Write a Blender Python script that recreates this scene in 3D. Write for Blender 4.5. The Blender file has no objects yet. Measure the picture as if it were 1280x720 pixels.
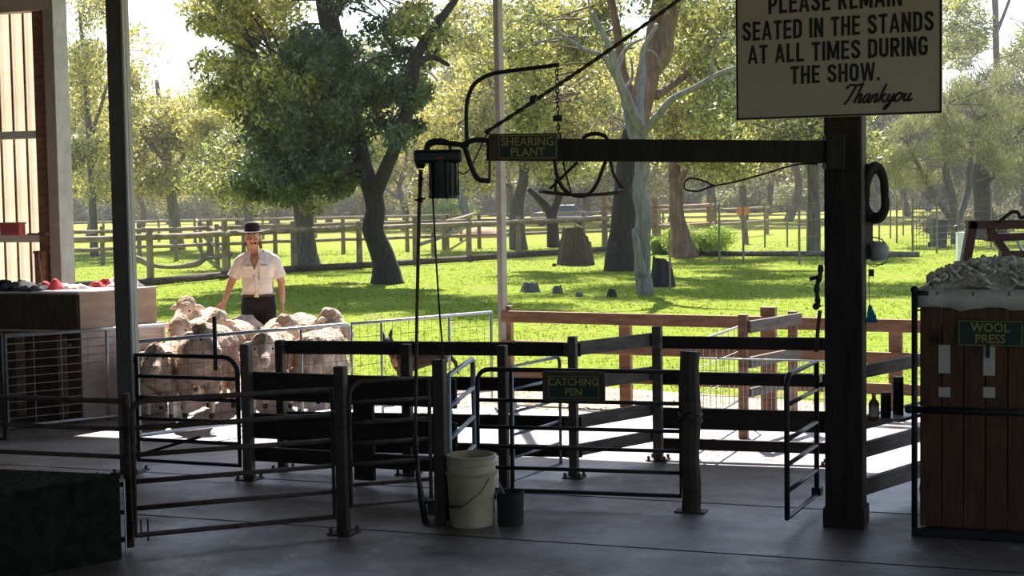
import bpy, bmesh, math, random
import numpy as np
from mathutils import Vector, Matrix, Euler, noise

# ------------------------------------------------------------------ camera, world, sun, exposure
SC = bpy.context.scene
COL = SC.collection
F = 1900.0; CH = 2.05
PITCH = math.atan(115.0 / F); ROLL = 0.016
fwd = Vector((0, math.cos(PITCH), -math.sin(PITCH)))
up0 = Vector((0, math.sin(PITCH), math.cos(PITCH)))
rt0 = Vector((1, 0, 0))
rt = rt0 * math.cos(ROLL) - up0 * math.sin(ROLL)
up = up0 * math.cos(ROLL) + rt0 * math.sin(ROLL)
CAM = Vector((0, 0, CH))
cd = bpy.data.cameras.new('camera'); cam = bpy.data.objects.new('camera', cd); COL.objects.link(cam)
cd.sensor_width = 36.0; cd.lens = 36.0 * F / 1280.0; cd.clip_end = 1000
m = Matrix((rt, up, -fwd)).transposed().to_4x4(); m.translation = CAM
cam.matrix_world = m
SC.camera = cam

SUN_EL = math.radians(49); SUN_AZ = (-0.08, 1.0)
w = bpy.data.worlds.new('world'); SC.world = w; w.use_nodes = True
nt = w.node_tree; nt.nodes.clear()
sky = nt.nodes.new('ShaderNodeTexSky'); sky.sky_type = 'NISHITA'; sky.sun_disc = False
sky.sun_elevation = SUN_EL; sky.sun_rotation = math.atan2(SUN_AZ[0], SUN_AZ[1])
sky.air_density = 1.0; sky.dust_density = 0.8; sky.ozone_density = 1.0
bg = nt.nodes.new('ShaderNodeBackground'); bg.inputs['Strength'].default_value = 0.155
ow = nt.nodes.new('ShaderNodeOutputWorld')
nt.links.new(sky.outputs[0], bg.inputs[0]); nt.links.new(bg.outputs[0], ow.inputs[0])
sd = bpy.data.lights.new('sun', 'SUN'); sd.energy = 7.0; sd.angle = math.radians(0.6); sd.color = (1, .95, .86)
so = bpy.data.objects.new('sun', sd); COL.objects.link(so)
sdir = Vector((SUN_AZ[0] * math.cos(SUN_EL), SUN_AZ[1] * math.cos(SUN_EL), math.sin(SUN_EL)))
so.rotation_euler = (-sdir).to_track_quat('-Z', 'Y').to_euler(); so.location = (0, 30, 40)
SC.view_settings.view_transform = 'Standard'; SC.view_settings.look = 'None'
SC.view_settings.gamma = 1; SC.view_settings.use_curve_mapping = False
SC.view_settings.exposure = 1.12

# ------------------------------------------------------------------ where a photo pixel stands in the place
def ray(px, py):
    return fwd + rt * ((px - 640) / F) + up * ((360 - py) / F)
def G(px, py, z=0.0):
    d = ray(px, py); return CAM + d * ((z - CH) / d.z)
def A(px, py, Y):
    d = ray(px, py); return CAM + d * (Y / d.y)
UA = math.radians(-20)
U = Vector((math.cos(UA), math.sin(UA), 0)); V = Vector((-math.sin(UA), math.cos(UA), 0)); Z = Vector((0, 0, 1))
ORG = Vector((-0.1, 15.5, 0))
def S(u, v, z=0): return ORG + U * u + V * v + Z * z      # the shed's own axes

# ------------------------------------------------------------------ materials
def mat(name, c, rough=.7, var=.25, scale=6, bump=0, metal=0, spec=.4, c2=None, det=4, bscale=None, stretch=None, trans=0, island=0):
    M = bpy.data.materials.new(name); M.use_nodes = True
    n = M.node_tree; L = n.links; P = n.nodes['Principled BSDF']
    P.inputs['Roughness'].default_value = rough; P.inputs['Metallic'].default_value = metal
    P.inputs['Specular IOR Level'].default_value = spec
    tc = n.nodes.new('ShaderNodeTexCoord'); mp = n.nodes.new('ShaderNodeMapping')
    L.new(tc.outputs['Object'], mp.inputs[0])
    if stretch: mp.inputs['Scale'].default_value = stretch
    tx = n.nodes.new('ShaderNodeTexNoise'); tx.inputs['Scale'].default_value = scale; tx.inputs['Detail'].default_value = det
    L.new(mp.outputs[0], tx.inputs['Vector'])
    rp = n.nodes.new('ShaderNodeValToRGB')
    a = tuple(x * (1 - var) for x in c) + (1,)
    b = (tuple(c2) if c2 else tuple(min(1, x * (1 + var)) for x in c)) + (1,)
    rp.color_ramp.elements[0].position = .3; rp.color_ramp.elements[0].color = a
    rp.color_ramp.elements[1].position = .7; rp.color_ramp.elements[1].color = b
    fac = tx.outputs['Fac']
    if island:
        ge = n.nodes.new('ShaderNodeNewGeometry'); mx = n.nodes.new('ShaderNodeMath'); mx.operation = 'MULTIPLY_ADD'
        L.new(ge.outputs['Random Per Island'], mx.inputs[0]); mx.inputs[1].default_value = island
        m2 = n.nodes.new('ShaderNodeMath'); m2.operation = 'MULTIPLY'; m2.inputs[1].default_value = 1 - island
        L.new(fac, m2.inputs[0]); L.new(m2.outputs[0], mx.inputs[2]); fac = mx.outputs[0]
    L.new(fac, rp.inputs[0]); L.new(rp.outputs[0], P.inputs['Base Color'])
    if bump:
        t2 = n.nodes.new('ShaderNodeTexNoise'); t2.inputs['Scale'].default_value = bscale or scale * 4; t2.inputs['Detail'].default_value = 5
        L.new(mp.outputs[0], t2.inputs['Vector'])
        bp = n.nodes.new('ShaderNodeBump'); bp.inputs['Strength'].default_value = min(1, bump); bp.inputs['Distance'].default_value = .02
        L.new(t2.outputs['Fac'], bp.inputs['Height']); L.new(bp.outputs[0], P.inputs['Normal'])
    if trans:
        tr = n.nodes.new('ShaderNodeBsdfTranslucent'); ms = n.nodes.new('ShaderNodeMixShader'); ms.inputs[0].default_value = trans
        out = n.nodes['Material Output']
        L.new(rp.outputs[0], tr.inputs[0]); L.new(P.outputs[0], ms.inputs[1]); L.new(tr.outputs[0], ms.inputs[2]); L.new(ms.outputs[0], out.inputs[0])
    return M

M = {}
M['black'] = mat('black_steel', (.016, .014, .013), .5, .3, 9)
M['rust'] = mat('rusty_steel', (.085, .048, .036), .65, .45, 14, .2)
M['steelpost'] = mat('brown_steel_post', (.062, .040, .028), .6, .35, 10, .15)
M['galv'] = mat('galvanised_steel', (.48, .48, .5), .38, .15, 12, .05, metal=.75)
M['bluegrey'] = mat('worn_blue_grey_tube', (.30, .33, .40), .4, .25, 12, .05, metal=.5)
M['postpale'] = mat('pale_post_and_lit_faces', (.42, .38, .37), .5, .15, 6, .05)  # slim post's own tone; elsewhere it paints the lit faces of posts
M['zinc'] = mat('dull_zinc_post', (.36, .33, .32), .42, .15, 8, .05, metal=.85)
M['grey'] = mat('grey_painted_steel', (.11, .09, .08), .5, .2, 8, .05)
M['dtim'] = mat('dark_weathered_timber', (.035, .023, .019), .8, .4, 5, .4, stretch=(1, 1, 6), bscale=22)
M['gtim'] = mat('grey_weathered_timber', (.16, .13, .12), .85, .35, 5, .4, stretch=(1, 1, 6), bscale=22)
M['btim'] = mat('brown_fence_timber', (.27, .15, .10), .8, .35, 4, .35, stretch=(1, 1, 6), bscale=22)
M['ftim'] = mat('grey_brown_paddock_timber', (.20, .15, .10), .85, .4, 3, .3)
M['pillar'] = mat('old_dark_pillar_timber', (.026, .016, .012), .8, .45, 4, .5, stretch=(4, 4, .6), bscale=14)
M['conc'] = mat('dusty_concrete', (.31, .29, .31), .5, .5, 1.0, .35, c2=(.47, .45, .49), det=10, bscale=26, spec=.4)
M['joint'] = mat('dark_joint', (.04, .036, .034), .9, .3, 10)
M['cream'] = mat('cream_translucent_sheet', (.74, .68, .60), .5, .06, 2, .03, trans=.72)
M['stage'] = mat('green_artificial_turf', (.036, .046, .028), 1, .4, 14, 1, spec=.1, bscale=220)
M['ply'] = mat('worn_plywood', (.40, .28, .21), .75, .25, 3, .1, stretch=(1, 1, 5))
M['plypale'] = mat('pale_pink_plywood', (.50, .40, .36), .75, .2, 3, .1, stretch=(1, 1, 5))
M['darkwood'] = mat('dark_brown_board', (.10, .055, .032), .75, .4, 4, .2, stretch=(6, 6, 1))
M['press'] = mat('red_brown_press_boards', (.10, .033, .012), .6, .35, 4, .25, stretch=(7, 7, 1), bscale=10)
M['pressframe'] = mat('red_oxide_steel', (.085, .026, .018), .55, .35, 8, .15)
M['canvas'] = mat('off_white_canvas', (.62, .54, .46), .9, .12, 8, .3)
M['wool'] = mat('raw_wool', (.80, .71, .60), 1, .22, 14, 1, spec=.05, bscale=40, c2=(.90, .85, .77))
M['fleece'] = mat('dusty_fleece', (.44, .32, .25), 1, .25, 9, 1, spec=.05, bscale=55, c2=(.74, .59, .48))
M['sface'] = mat('sheep_face', (.70, .50, .41), .8, .12, 12, .1, c2=(.84, .69, .60))
M['hoof'] = mat('dark_hoof', (.06, .045, .04), .6)
M['eye'] = mat('dark_eye', (.01, .008, .006), .15, 0)
M['signwhite'] = mat('cream_sign_board', (.60, .47, .36), .55, .06, 3)
M['ink'] = mat('black_lettering', (.012, .011, .012), .6, .1)
M['signgreen'] = mat('dark_green_sign', (.012, .035, .022), .5, .2)
M['gold'] = mat('ochre_lettering', (.36, .27, .05), .5, .1)
M['bucket'] = mat('stained_white_plastic', (.60, .43, .25), .45, .22, 5, .05, c2=(.74, .60, .40))
M['dbucket'] = mat('black_green_rubber', (.016, .024, .02), .6, .2)
M['wire'] = mat('dark_wire', (.05, .045, .04), .5, .2, metal=.5)
M['rope'] = mat('dark_rope', (.03, .025, .022), .9, .3, 60, .4)
M['motor'] = mat('black_motor_enamel', (.012, .012, .013), .4, .2)
M['redmark'] = mat('red_badge', (.35, .03, .03), .5, .1)
M['paper'] = mat('old_paper_tag', (.55, .50, .42), .8, .12)
M['bluenet'] = mat('blue_cord', (.08, .42, .62), .7, .15, trans=.6)
M['lampg'] = mat('grey_lamp_dome', (.40, .39, .38), .4, .1)
M['amber'] = mat('amber_bottle', (.22, .09, .02), .2, .2)
M['red'] = mat('red_cloth', (.55, .06, .07), .8, .25, 8, .3)
M['pinkbox'] = mat('faded_red_box', (.55, .12, .13), .6, .15)
M['whitecloth'] = mat('white_red_cloth', (.75, .62, .60), .9, .3, 6, .3)
M['darkcloth'] = mat('dark_blanket', (.035, .032, .04), .95, .3, 10, .4)
M['skin'] = mat('sunburnt_skin', (.62, .30, .22), .55, .1, 14)
M['shirt'] = mat('cream_work_shirt', (.88, .77, .71), .85, .07, 14, .25, bscale=18)
M['trouser'] = mat('black_trousers', (.014, .012, .014), .85, .2, 10, .2)
M['leather'] = mat('brown_leather', (.06, .03, .018), .5, .3)
M['hat'] = mat('dark_brown_felt', (.045, .026, .018), .85, .25, 20)
M['hair'] = mat('brown_hair', (.22, .11, .06), .7, .35, 40, .5)
M['brass'] = mat('brass_buckle', (.75, .60, .30), .3, .1, metal=.8)
M['dogdark'] = mat('black_brown_coat', (.045, .028, .02), .8, .4, 14, .6)
M['dogtan'] = mat('tan_coat', (.42, .22, .11), .8, .25, 14, .5)
M['bark'] = mat('dark_fissured_bark', (.028, .022, .018), .95, .5, 3, 1, stretch=(5, 5, 1), bscale=9)
M['barkpink'] = mat('pinkish_brown_bark', (.17, .10, .075), .9, .4, 2, .8, stretch=(4, 4, 1), bscale=8)
M['barkpale'] = mat('silver_grey_bark', (.16, .145, .125), .85, .35, 2.5, .6, stretch=(5, 5, 1), bscale=8)
M['barkgrey'] = mat('grey_bark', (.10, .088, .078), .95, .4, 2.5, .8, stretch=(5, 5, 1), bscale=8)
M['stump'] = mat('rotten_stump_wood', (.07, .045, .034), .95, .5, 3, 1, stretch=(5, 5, 1), bscale=9)
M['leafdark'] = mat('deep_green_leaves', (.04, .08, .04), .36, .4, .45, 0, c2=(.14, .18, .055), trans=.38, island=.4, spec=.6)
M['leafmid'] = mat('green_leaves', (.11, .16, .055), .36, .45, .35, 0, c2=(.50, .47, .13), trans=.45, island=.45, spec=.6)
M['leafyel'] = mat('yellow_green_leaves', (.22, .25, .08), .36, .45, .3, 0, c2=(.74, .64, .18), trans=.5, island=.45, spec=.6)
M['leafgrey'] = mat('grey_green_needles', (.09, .10, .05), .6, .25, .4, 0, c2=(.24, .21, .125), trans=.4, island=.45, spec=.25)
M['leafscrub'] = mat('olive_scrub_leaves', (.15, .17, .06), .6, .25, .3, 0, c2=(.34, .33, .13), trans=.4, island=.4, spec=.25)
M['leafbush'] = mat('lime_bush_leaves', (.24, .36, .05), .6, .25, 1, 0, c2=(.40, .50, .10), trans=.5, island=.5, spec=.25)
M['white'] = mat('white_paint', (.75, .75, .74), .5, .08)
M['bin'] = mat('dark_grey_plastic', (.03, .035, .045), .5, .2)
M['orange'] = mat('faded_orange_tin', (.60, .20, .08), .6, .15)
M['carpaint'] = mat('dull_car_paint', (.16, .17, .19), .4, .05, metal=.3)
M['glass'] = mat('dark_window_glass', (.03, .04, .05), .1, .1)
M['rubber'] = mat('tyre_rubber', (.02, .02, .02), .9, .2)
M['earth'] = mat('red_earth', (.45, .24, .14), .95, .3, 2, .5)

def conc_mat():
    g = bpy.data.materials.new('stained_concrete'); g.use_nodes = True
    n = g.node_tree; L = n.links; P = n.nodes['Principled BSDF']; P.inputs['Specular IOR Level'].default_value = .5
    tc = n.nodes.new('ShaderNodeTexCoord'); mp = n.nodes.new('ShaderNodeMapping'); L.new(tc.outputs['Object'], mp.inputs[0])
    def nz(s, d, rough=.6, sc=None):
        t = n.nodes.new('ShaderNodeTexNoise'); t.inputs['Scale'].default_value = s; t.inputs['Detail'].default_value = d; t.inputs['Roughness'].default_value = rough
        if sc:
            m2 = n.nodes.new('ShaderNodeMapping'); m2.inputs['Scale'].default_value = sc; L.new(tc.outputs['Object'], m2.inputs[0]); L.new(m2.outputs[0], t.inputs['Vector'])
        else: L.new(mp.outputs[0], t.inputs['Vector'])
        return t.outputs['Fac']
    def ramp(src, stops):
        r = n.nodes.new('ShaderNodeValToRGB'); e = r.color_ramp.elements
        for i, (p, c) in enumerate(stops):
            x = e[i] if i < 2 else e.new(p)
            x.position = p; x.color = tuple(c) + (1,)
        L.new(src, r.inputs[0]); return r.outputs[0]
    a = ramp(nz(1.6, 10, .7), [(.30, (.20, .18, .185)), (.5, (.37, .345, .36)), (.70, (.54, .51, .53))])
    st = ramp(nz(.55, 8, .65, (1, 1.6, 1)), [(.42, (1, 1, 1)), (.62, (0, 0, 0))])
    mx = n.nodes.new('ShaderNodeMix'); mx.data_type = 'RGBA'; L.new(st, mx.inputs[0]); L.new(a, mx.inputs[6]); mx.inputs[7].default_value = (.175, .135, .115, 1)
    dust = ramp(nz(3.2, 9, .7, (1.4, .7, 1)), [(.56, (0, 0, 0)), (.70, (.55, .55, .55))])
    m2 = n.nodes.new('ShaderNodeMix'); m2.data_type = 'RGBA'; L.new(dust, m2.inputs[0]); L.new(mx.outputs[2], m2.inputs[6]); m2.inputs[7].default_value = (.58, .56, .60, 1)
    L.new(m2.outputs[2], P.inputs['Base Color'])
    rg = n.nodes.new('ShaderNodeMapRange'); rg.inputs[1].default_value = .35; rg.inputs[2].default_value = .65; rg.inputs[3].default_value = .30; rg.inputs[4].default_value = .62
    L.new(nz(1.1, 7, .7), rg.inputs[0]); L.new(rg.outputs[0], P.inputs['Roughness'])
    bp = n.nodes.new('ShaderNodeBump'); bp.inputs['Strength'].default_value = .45; bp.inputs['Distance'].default_value = .012
    L.new(nz(14, 8, .7), bp.inputs['Height']); L.new(bp.outputs[0], P.inputs['Normal'])
    return g
M['conc'] = conc_mat()
def grass_mat():
    g = bpy.data.materials.new('paddock_grass'); g.use_nodes = True
    n = g.node_tree; L = n.links; P = n.nodes['Principled BSDF']
    P.inputs['Roughness'].default_value = .9; P.inputs['Specular IOR Level'].default_value = .02
    tc = n.nodes.new('ShaderNodeTexCoord')
    def nz(s, d=6):
        t = n.nodes.new('ShaderNodeTexNoise'); t.inputs['Scale'].default_value = s; t.inputs['Detail'].default_value = d
        L.new(tc.outputs['Object'], t.inputs['Vector']); return t
    def ramp(src, stops):
        r = n.nodes.new('ShaderNodeValToRGB'); e = r.color_ramp.elements
        for i, (p, c) in enumerate(stops):
            x = e[i] if i < 2 else e.new(p)
            x.position = p; x.color = c + (1,)
        L.new(src, r.inputs[0]); return r
    a = ramp(nz(7).outputs['Fac'], [(.32, (.085, .125, .014)), (.52, (.19, .245, .026)), (.74, (.29, .325, .055))])
    b = ramp(nz(.35).outputs['Fac'], [(.40, (0, 0, 0)), (.68, (1, 1, 1))])
    # drier, straw-coloured growth takes over further out in the paddocks
    sx = n.nodes.new('ShaderNodeSeparateXYZ'); L.new(tc.outputs['Object'], sx.inputs[0])
    mr = n.nodes.new('ShaderNodeMapRange'); mr.inputs[1].default_value = 45; mr.inputs[2].default_value = 110
    mr.inputs[3].default_value = .12; mr.inputs[4].default_value = .95; L.new(sx.outputs['Y'], mr.inputs[0])
    mu = n.nodes.new('ShaderNodeMath'); mu.operation = 'MULTIPLY'; L.new(b.outputs[0], mu.inputs[0]); L.new(mr.outputs[0], mu.inputs[1])
    ad = n.nodes.new('ShaderNodeMath'); ad.operation = 'MAXIMUM'; L.new(mu.outputs[0], ad.inputs[0])
    mr2 = n.nodes.new('ShaderNodeMapRange'); mr2.inputs[1].default_value = 55; mr2.inputs[2].default_value = 120
    mr2.inputs[3].default_value = 0; mr2.inputs[4].default_value = .8; L.new(sx.outputs['Y'], mr2.inputs[0]); L.new(mr2.outputs[0], ad.inputs[1])
    mx = n.nodes.new('ShaderNodeMix'); mx.data_type = 'RGBA'; L.new(ad.outputs[0], mx.inputs[0]); L.new(a.outputs[0], mx.inputs[6]); mx.inputs[7].default_value = (.32, .29, .07, 1)
    # bare leaf-litter patches
    c = ramp(nz(.9, 8).outputs['Fac'], [(.60, (0, 0, 0)), (.70, (1, 1, 1))])
    mc = n.nodes.new('ShaderNodeMath'); mc.operation = 'MULTIPLY'; mc.inputs[1].default_value = .6; L.new(c.outputs[0], mc.inputs[0])
    m3 = n.nodes.new('ShaderNodeMix'); m3.data_type = 'RGBA'; L.new(mc.outputs[0], m3.inputs[0]); L.new(mx.outputs[2], m3.inputs[6]); m3.inputs[7].default_value = (.24, .19, .10, 1)
    L.new(m3.outputs[2], P.inputs['Base Color'])
    bp = n.nodes.new('ShaderNodeBump'); bp.inputs['Strength'].default_value = .9; bp.inputs['Distance'].default_value = .06
    L.new(nz(18).outputs['Fac'], bp.inputs['Height']); L.new(bp.outputs[0], P.inputs['Normal'])
    return g
M['grass'] = grass_mat()
M['blade'] = mat('grass_blades', (.13, .17, .018), .8, .15, .6, 0, c2=(.25, .30, .04), trans=.7, island=.5, spec=.02)
M['litter'] = mat('gravel_and_leaf_litter', (.36, .27, .19), .95, .45, 5, 1, c2=(.55, .44, .32), bscale=30, det=8)

# ------------------------------------------------------------------ mesh collector
class MB:
    def __init__(s): s.v = []; s.f = []; s.m = []; s.mi = 0
    def add(s, vs, fs):
        o = len(s.v); s.v += [Vector(x) for x in vs]
        for f in fs: s.f.append([i + o for i in f]); s.m.append(s.mi)
        return s
    def box(s, c, sz, X=Vector((1, 0, 0)), Y=Vector((0, 1, 0)), Zv=Vector((0, 0, 1)), taper=1):
        c = Vector(c); vs = []
        for k in (-.5, .5):
            t = 1 if k < 0 else taper
            for a, b in ((-.5, -.5), (.5, -.5), (.5, .5), (-.5, .5)):
                vs.append(c + X * (a * sz[0] * t) + Y * (b * sz[1] * t) + Zv * (k * sz[2]))
        return s.add(vs, [(3, 2, 1, 0), (4, 5, 6, 7), (0, 1, 5, 4), (1, 2, 6, 5), (2, 3, 7, 6), (3, 0, 4, 7)])
    def beam(s, p, q, w, h, ref=Z):
        p = Vector(p); q = Vector(q); d = (q - p); l = d.length; d.normalize()
        side = d.cross(ref)
        if side.length < 1e-4: side = d.cross(Vector((1, 0, 0)))
        side.normalize(); upv = side.cross(d)
        return s.box((p + q) / 2, (l, w, h), d, -side, upv)
    def tube(s, pts, r, n=8, closed=False, cap=True):
        pts = [Vector(p) for p in pts]; N = len(pts)
        rs = r if isinstance(r, (list, tuple)) else [r] * N
        T = []
        for i in range(N):
            a = pts[(i - 1) % N] if (closed or i > 0) else pts[i]
            b = pts[(i + 1) % N] if (closed or i < N - 1) else pts[i]
            t = b - a
            T.append(t.normalized() if t.length > 1e-9 else Vector((0, 0, 1)))
        nrm = T[0].orthogonal().normalized(); vs = []
        for i in range(N):
            nrm = nrm - T[i] * nrm.dot(T[i])
            nrm = nrm.normalized() if nrm.length > 1e-6 else T[i].orthogonal().normalized()
            bn = T[i].cross(nrm)
            for k in range(n):
                a = 2 * math.pi * k / n
                vs.append(pts[i] + (nrm * math.cos(a) + bn * math.sin(a)) * rs[i])
        fs = []
        for i in range(N if closed else N - 1):
            j = (i + 1) % N
            for k in range(n):
                k2 = (k + 1) % n
                fs.append((i * n + k, i * n + k2, j * n + k2, j * n + k))
        if cap and not closed:
            fs.append(tuple(range(n - 1, -1, -1))); fs.append(tuple((N - 1) * n + k for k in range(n)))
        return s.add(vs, fs)
    def lathe(s, prof, c, n=24, cap=True, X=Vector((1, 0, 0)), Y=Vector((0, 1, 0)), Zv=Vector((0, 0, 1))):
        c = Vector(c); vs = []
        for r, z in prof:
            for k in range(n):
                a = 2 * math.pi * k / n; vs.append(c + X * (r * math.cos(a)) + Y * (r * math.sin(a)) + Zv * z)
        fs = []
        for i in range(len(prof) - 1):
            for k in range(n):
                k2 = (k + 1) % n; fs.append((i * n + k, i * n + k2, (i + 1) * n + k2, (i + 1) * n + k))
        if cap:
            fs.append(tuple(range(n - 1, -1, -1))); fs.append(tuple((len(prof) - 1) * n + k for k in range(n)))
        return s.add(vs, fs)
    def ball(s, c, r, seg=12, rings=8, R=None):
        c = Vector(c); r = (r, r, r) if not isinstance(r, (tuple, list)) else r
        vs = []; fs = []
        for i in range(rings + 1):
            th = math.pi * i / rings
            for k in range(seg):
                a = 2 * math.pi * k / seg
                p = Vector((r[0] * math.sin(th) * math.cos(a), r[1] * math.sin(th) * math.sin(a), r[2] * math.cos(th)))
                vs.append(c + (R @ p if R else p))
        for i in range(rings):
            for k in range(seg):
                k2 = (k + 1) % seg; fs.append((i * seg + k, (i + 1) * seg + k, (i + 1) * seg + k2, i * seg + k2))
        return s.add(vs, fs)
    def prism(s, poly, z0, z1):
        n = len(poly); vs = [Vector((p[0], p[1], z0)) for p in poly] + [Vector((p[0], p[1], z1)) for p in poly]
        return s.add(vs, [tuple(range(n - 1, -1, -1)), tuple(range(n, 2 * n))] + [(i, (i + 1) % n, n + (i + 1) % n, n + i) for i in range(n)])
    def build(s, name, mats, parent=None, smooth=False, bevel=0, at=None):
        mats = mats if isinstance(mats, (list, tuple)) else [mats]
        if parent is not None:
            off = Vector(parent.get('_o', (0, 0, 0)))
            loc = Vector((0, 0, 0))
        else:
            if at is None:
                xs = [v.x for v in s.v]; ys = [v.y for v in s.v]; zs = [v.z for v in s.v]
                at = Vector(((min(xs) + max(xs)) / 2, (min(ys) + max(ys)) / 2, min(zs)))
            off = Vector(at); loc = Vector(at)
        me = bpy.data.meshes.new(name)
        me.from_pydata([v - off for v in s.v], [], s.f)
        for mm in mats: me.materials.append(mm)
        me.polygons.foreach_set('material_index', s.m)
        if smooth: me.polygons.foreach_set('use_smooth', [True] * len(me.polygons))
        me.validate(); me.update()
        o = bpy.data.objects.new(name, me); COL.objects.link(o); o.location = loc
        OFF[o] = off
        if parent is not None: o.parent = parent
        o['_o'] = list(off)
        if bevel:
            b = o.modifiers.new('bevel', 'BEVEL'); b.width = bevel; b.segments = 2; b.limit_method = 'ANGLE'
        return o
OFF = {}
def tag(o, label, cat, group=None, kind=None):
    o['label'] = label; o['category'] = cat
    if group: o['group'] = group
    if kind: o['kind'] = kind
    return o
def thing(name, label, cat, loc, group=None, kind=None):
    o = bpy.data.objects.new(name, None); COL.objects.link(o); o.location = loc; o.empty_display_size = .1
    o['_o'] = list(loc)
    return tag(o, label, cat, group, kind)
def struct(o): o['kind'] = 'structure'; return o
def kids(o): return [c for c in bpy.data.objects if c.parent == o]
def copy_thing(o, loc, rz=None, scale=None, label=None, group=None):
    c = o.copy(); COL.objects.link(c); c.location = loc
    if rz is not None: c.rotation_euler = (0, 0, rz)
    if scale is not None: c.scale = (scale,) * 3 if not isinstance(scale, tuple) else scale
    if label: c['label'] = label
    if group: c['group'] = group
    for k in kids(o):
        d = k.copy(); COL.objects.link(d); d.parent = c
        for kk in kids(k):
            e = kk.copy(); COL.objects.link(e); e.parent = d
    return c
def smoothline(pts, n=6):
    pts = [Vector(p) for p in pts]; out = []
    for i in range(len(pts) - 1):
        p0 = pts[max(0, i - 1)]; p1 = pts[i]; p2 = pts[i + 1]; p3 = pts[min(len(pts) - 1, i + 2)]
        for k in range(n):
            t = k / n
            out.append(.5 * ((2 * p1) + (p2 - p0) * t + (2 * p0 - 5 * p1 + 4 * p2 - p3) * t * t + (3 * p1 - p0 - 3 * p2 + p3) * t ** 3))
    out.append(pts[-1]); return out
def smoothvals(v, n=6):
    out = []
    for i in range(len(v) - 1):
        for k in range(n): out.append(v[i] + (v[i + 1] - v[i]) * k / n)
    out.append(v[-1]); return out

def text_faces(mb, txt, origin, X, Y, size, bold=0.0, xs=1.0, depth=.003, align='CENTER', spacing=1.0):
    cu = bpy.data.curves.new('t', 'FONT'); cu.body = txt; cu.size = size; cu.offset = bold; cu.extrude = depth / 2
    cu.align_x = align; cu.align_y = 'BOTTOM_BASELINE'; cu.space_character = spacing; cu.resolution_u = 3
    ob = bpy.data.objects.new('t', cu); COL.objects.link(ob)
    dg = bpy.context.evaluated_depsgraph_get(); me = bpy.data.meshes.new_from_object(ob.evaluated_get(dg))
    N = X.cross(Y)
    mb.add([Vector(origin) + X * (v.co.x * xs) + Y * v.co.y + N * (v.co.z + depth / 2) for v in me.vertices], [tuple(p.vertices) for p in me.polygons])
    bpy.data.objects.remove(ob); bpy.data.curves.remove(cu); bpy.data.meshes.remove(me)

# rounded-together bodies: capsules and ellipsoids grown into one continuous skin
def capsule_hull(bm, p, q, ra, rb, seg=2):
    t = bmesh.new()
    bmesh.ops.create_icosphere(t, subdivisions=seg, radius=ra, matrix=Matrix.Translation(Vector(p)))
    bmesh.ops.create_icosphere(t, subdivisions=seg, radius=rb, matrix=Matrix.Translation(Vector(q)))
    r = bmesh.ops.convex_hull(t, input=t.verts[:])
    bmesh.ops.delete(t, geom=list({g for g in r['geom_interior'] if isinstance(g, bmesh.types.BMVert)}), context='VERTS')
    me = bpy.data.meshes.new('h'); t.to_mesh(me); t.free(); bm.from_mesh(me); bpy.data.meshes.remove(me)
def grow(prims, voxel, smooth=2, fac=.5):
    bm = bmesh.new()
    for p in prims:
        if p[0] == 'c': capsule_hull(bm, p[1], p[2], p[3], p[4])
        else:
            mt = Matrix.Translation(Vector(p[1])) @ (p[3].to_4x4() if len(p) > 3 and p[3] is not None and not isinstance(p[3], int) else Matrix()) @ Matrix.Diagonal((*p[2], 1))
            bmesh.ops.create_icosphere(bm, subdivisions=3, radius=1, matrix=mt)
    me = bpy.data.meshes.new('g'); bm.to_mesh(me); bm.free()
    ob = bpy.data.objects.new('g', me); COL.objects.link(ob)
    r = ob.modifiers.new('r', 'REMESH'); r.mode = 'VOXEL'; r.voxel_size = voxel
    sm = ob.modifiers.new('s', 'SMOOTH'); sm.iterations = smooth; sm.factor = fac
    dg = bpy.context.evaluated_depsgraph_get(); out = bpy.data.meshes.new_from_object(ob.evaluated_get(dg))
    bpy.data.objects.remove(ob); bpy.data.meshes.remove(me)
    return out
def link_mesh(me, name, mats, parent=None, loc=(0, 0, 0), smooth=True):
    me.name = name; me.materials.clear()
    for mm in (mats if isinstance(mats, (list, tuple)) else [mats]): me.materials.append(mm)
    if smooth: me.polygons.foreach_set('use_smooth', [True] * len(me.polygons))
    o = bpy.data.objects.new(name, me); COL.objects.link(o); o.location = loc
    if parent is not None: o.parent = parent
    return o
def cull(me, test):
    bm = bmesh.new(); bm.from_mesh(me)
    bmesh.ops.delete(bm, geom=[f for f in bm.faces if test(f.calc_center_median())], context='FACES')
    bm.to_mesh(me); bm.free()
    return me

# ------------------------------------------------------------------ the setting
b = MB(); b.add([(-300, -40, -.06), (300, -40, -.06), (300, 420, -.06), (-300, 420, -.06)], [(0, 1, 2, 3)])
struct(b.build('ground', M['grass'], at=(0, 0, -.06)))
CE = -.8     # edge of the concrete in the shed's v axis
b = MB(); b.prism([S(-14, -26), S(11, -26), S(11, CE), S(-14, CE)], -.14, 0)
fl = struct(b.build('floor', M['conc'], at=(0, 0, 0)))
b = MB(); b.prism([S(-5.2, CE), S(11, CE), S(11, CE + 1.1), S(7, CE + 1.5), S(4, CE + 1.2), S(1, CE + 2.0), S(-1.5, CE + 2.4), S(-5.2, CE + 1.6)], -.10, -.045)
struct(b.build('trim_1', M['litter']))
jv = (Vector((1.26, 9.96, 0)) - ORG).dot(V)
k = 2
for dv in (0, (Vector((.23, 8.89, 0)) - ORG).dot(V) - jv, -7.2):
    b = MB(); b.box(S(-1, jv + dv, .001), (24, .014, .003), U, V); struct(b.build('trim_%d' % k, M['joint'])); k += 1
for du in (-9.2, 7.6):
    b = MB(); b.box(S(du, -13.4, .001), (.014, 25, .003), U, V); struct(b.build('trim_%d' % k, M['joint'])); k += 1
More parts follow.
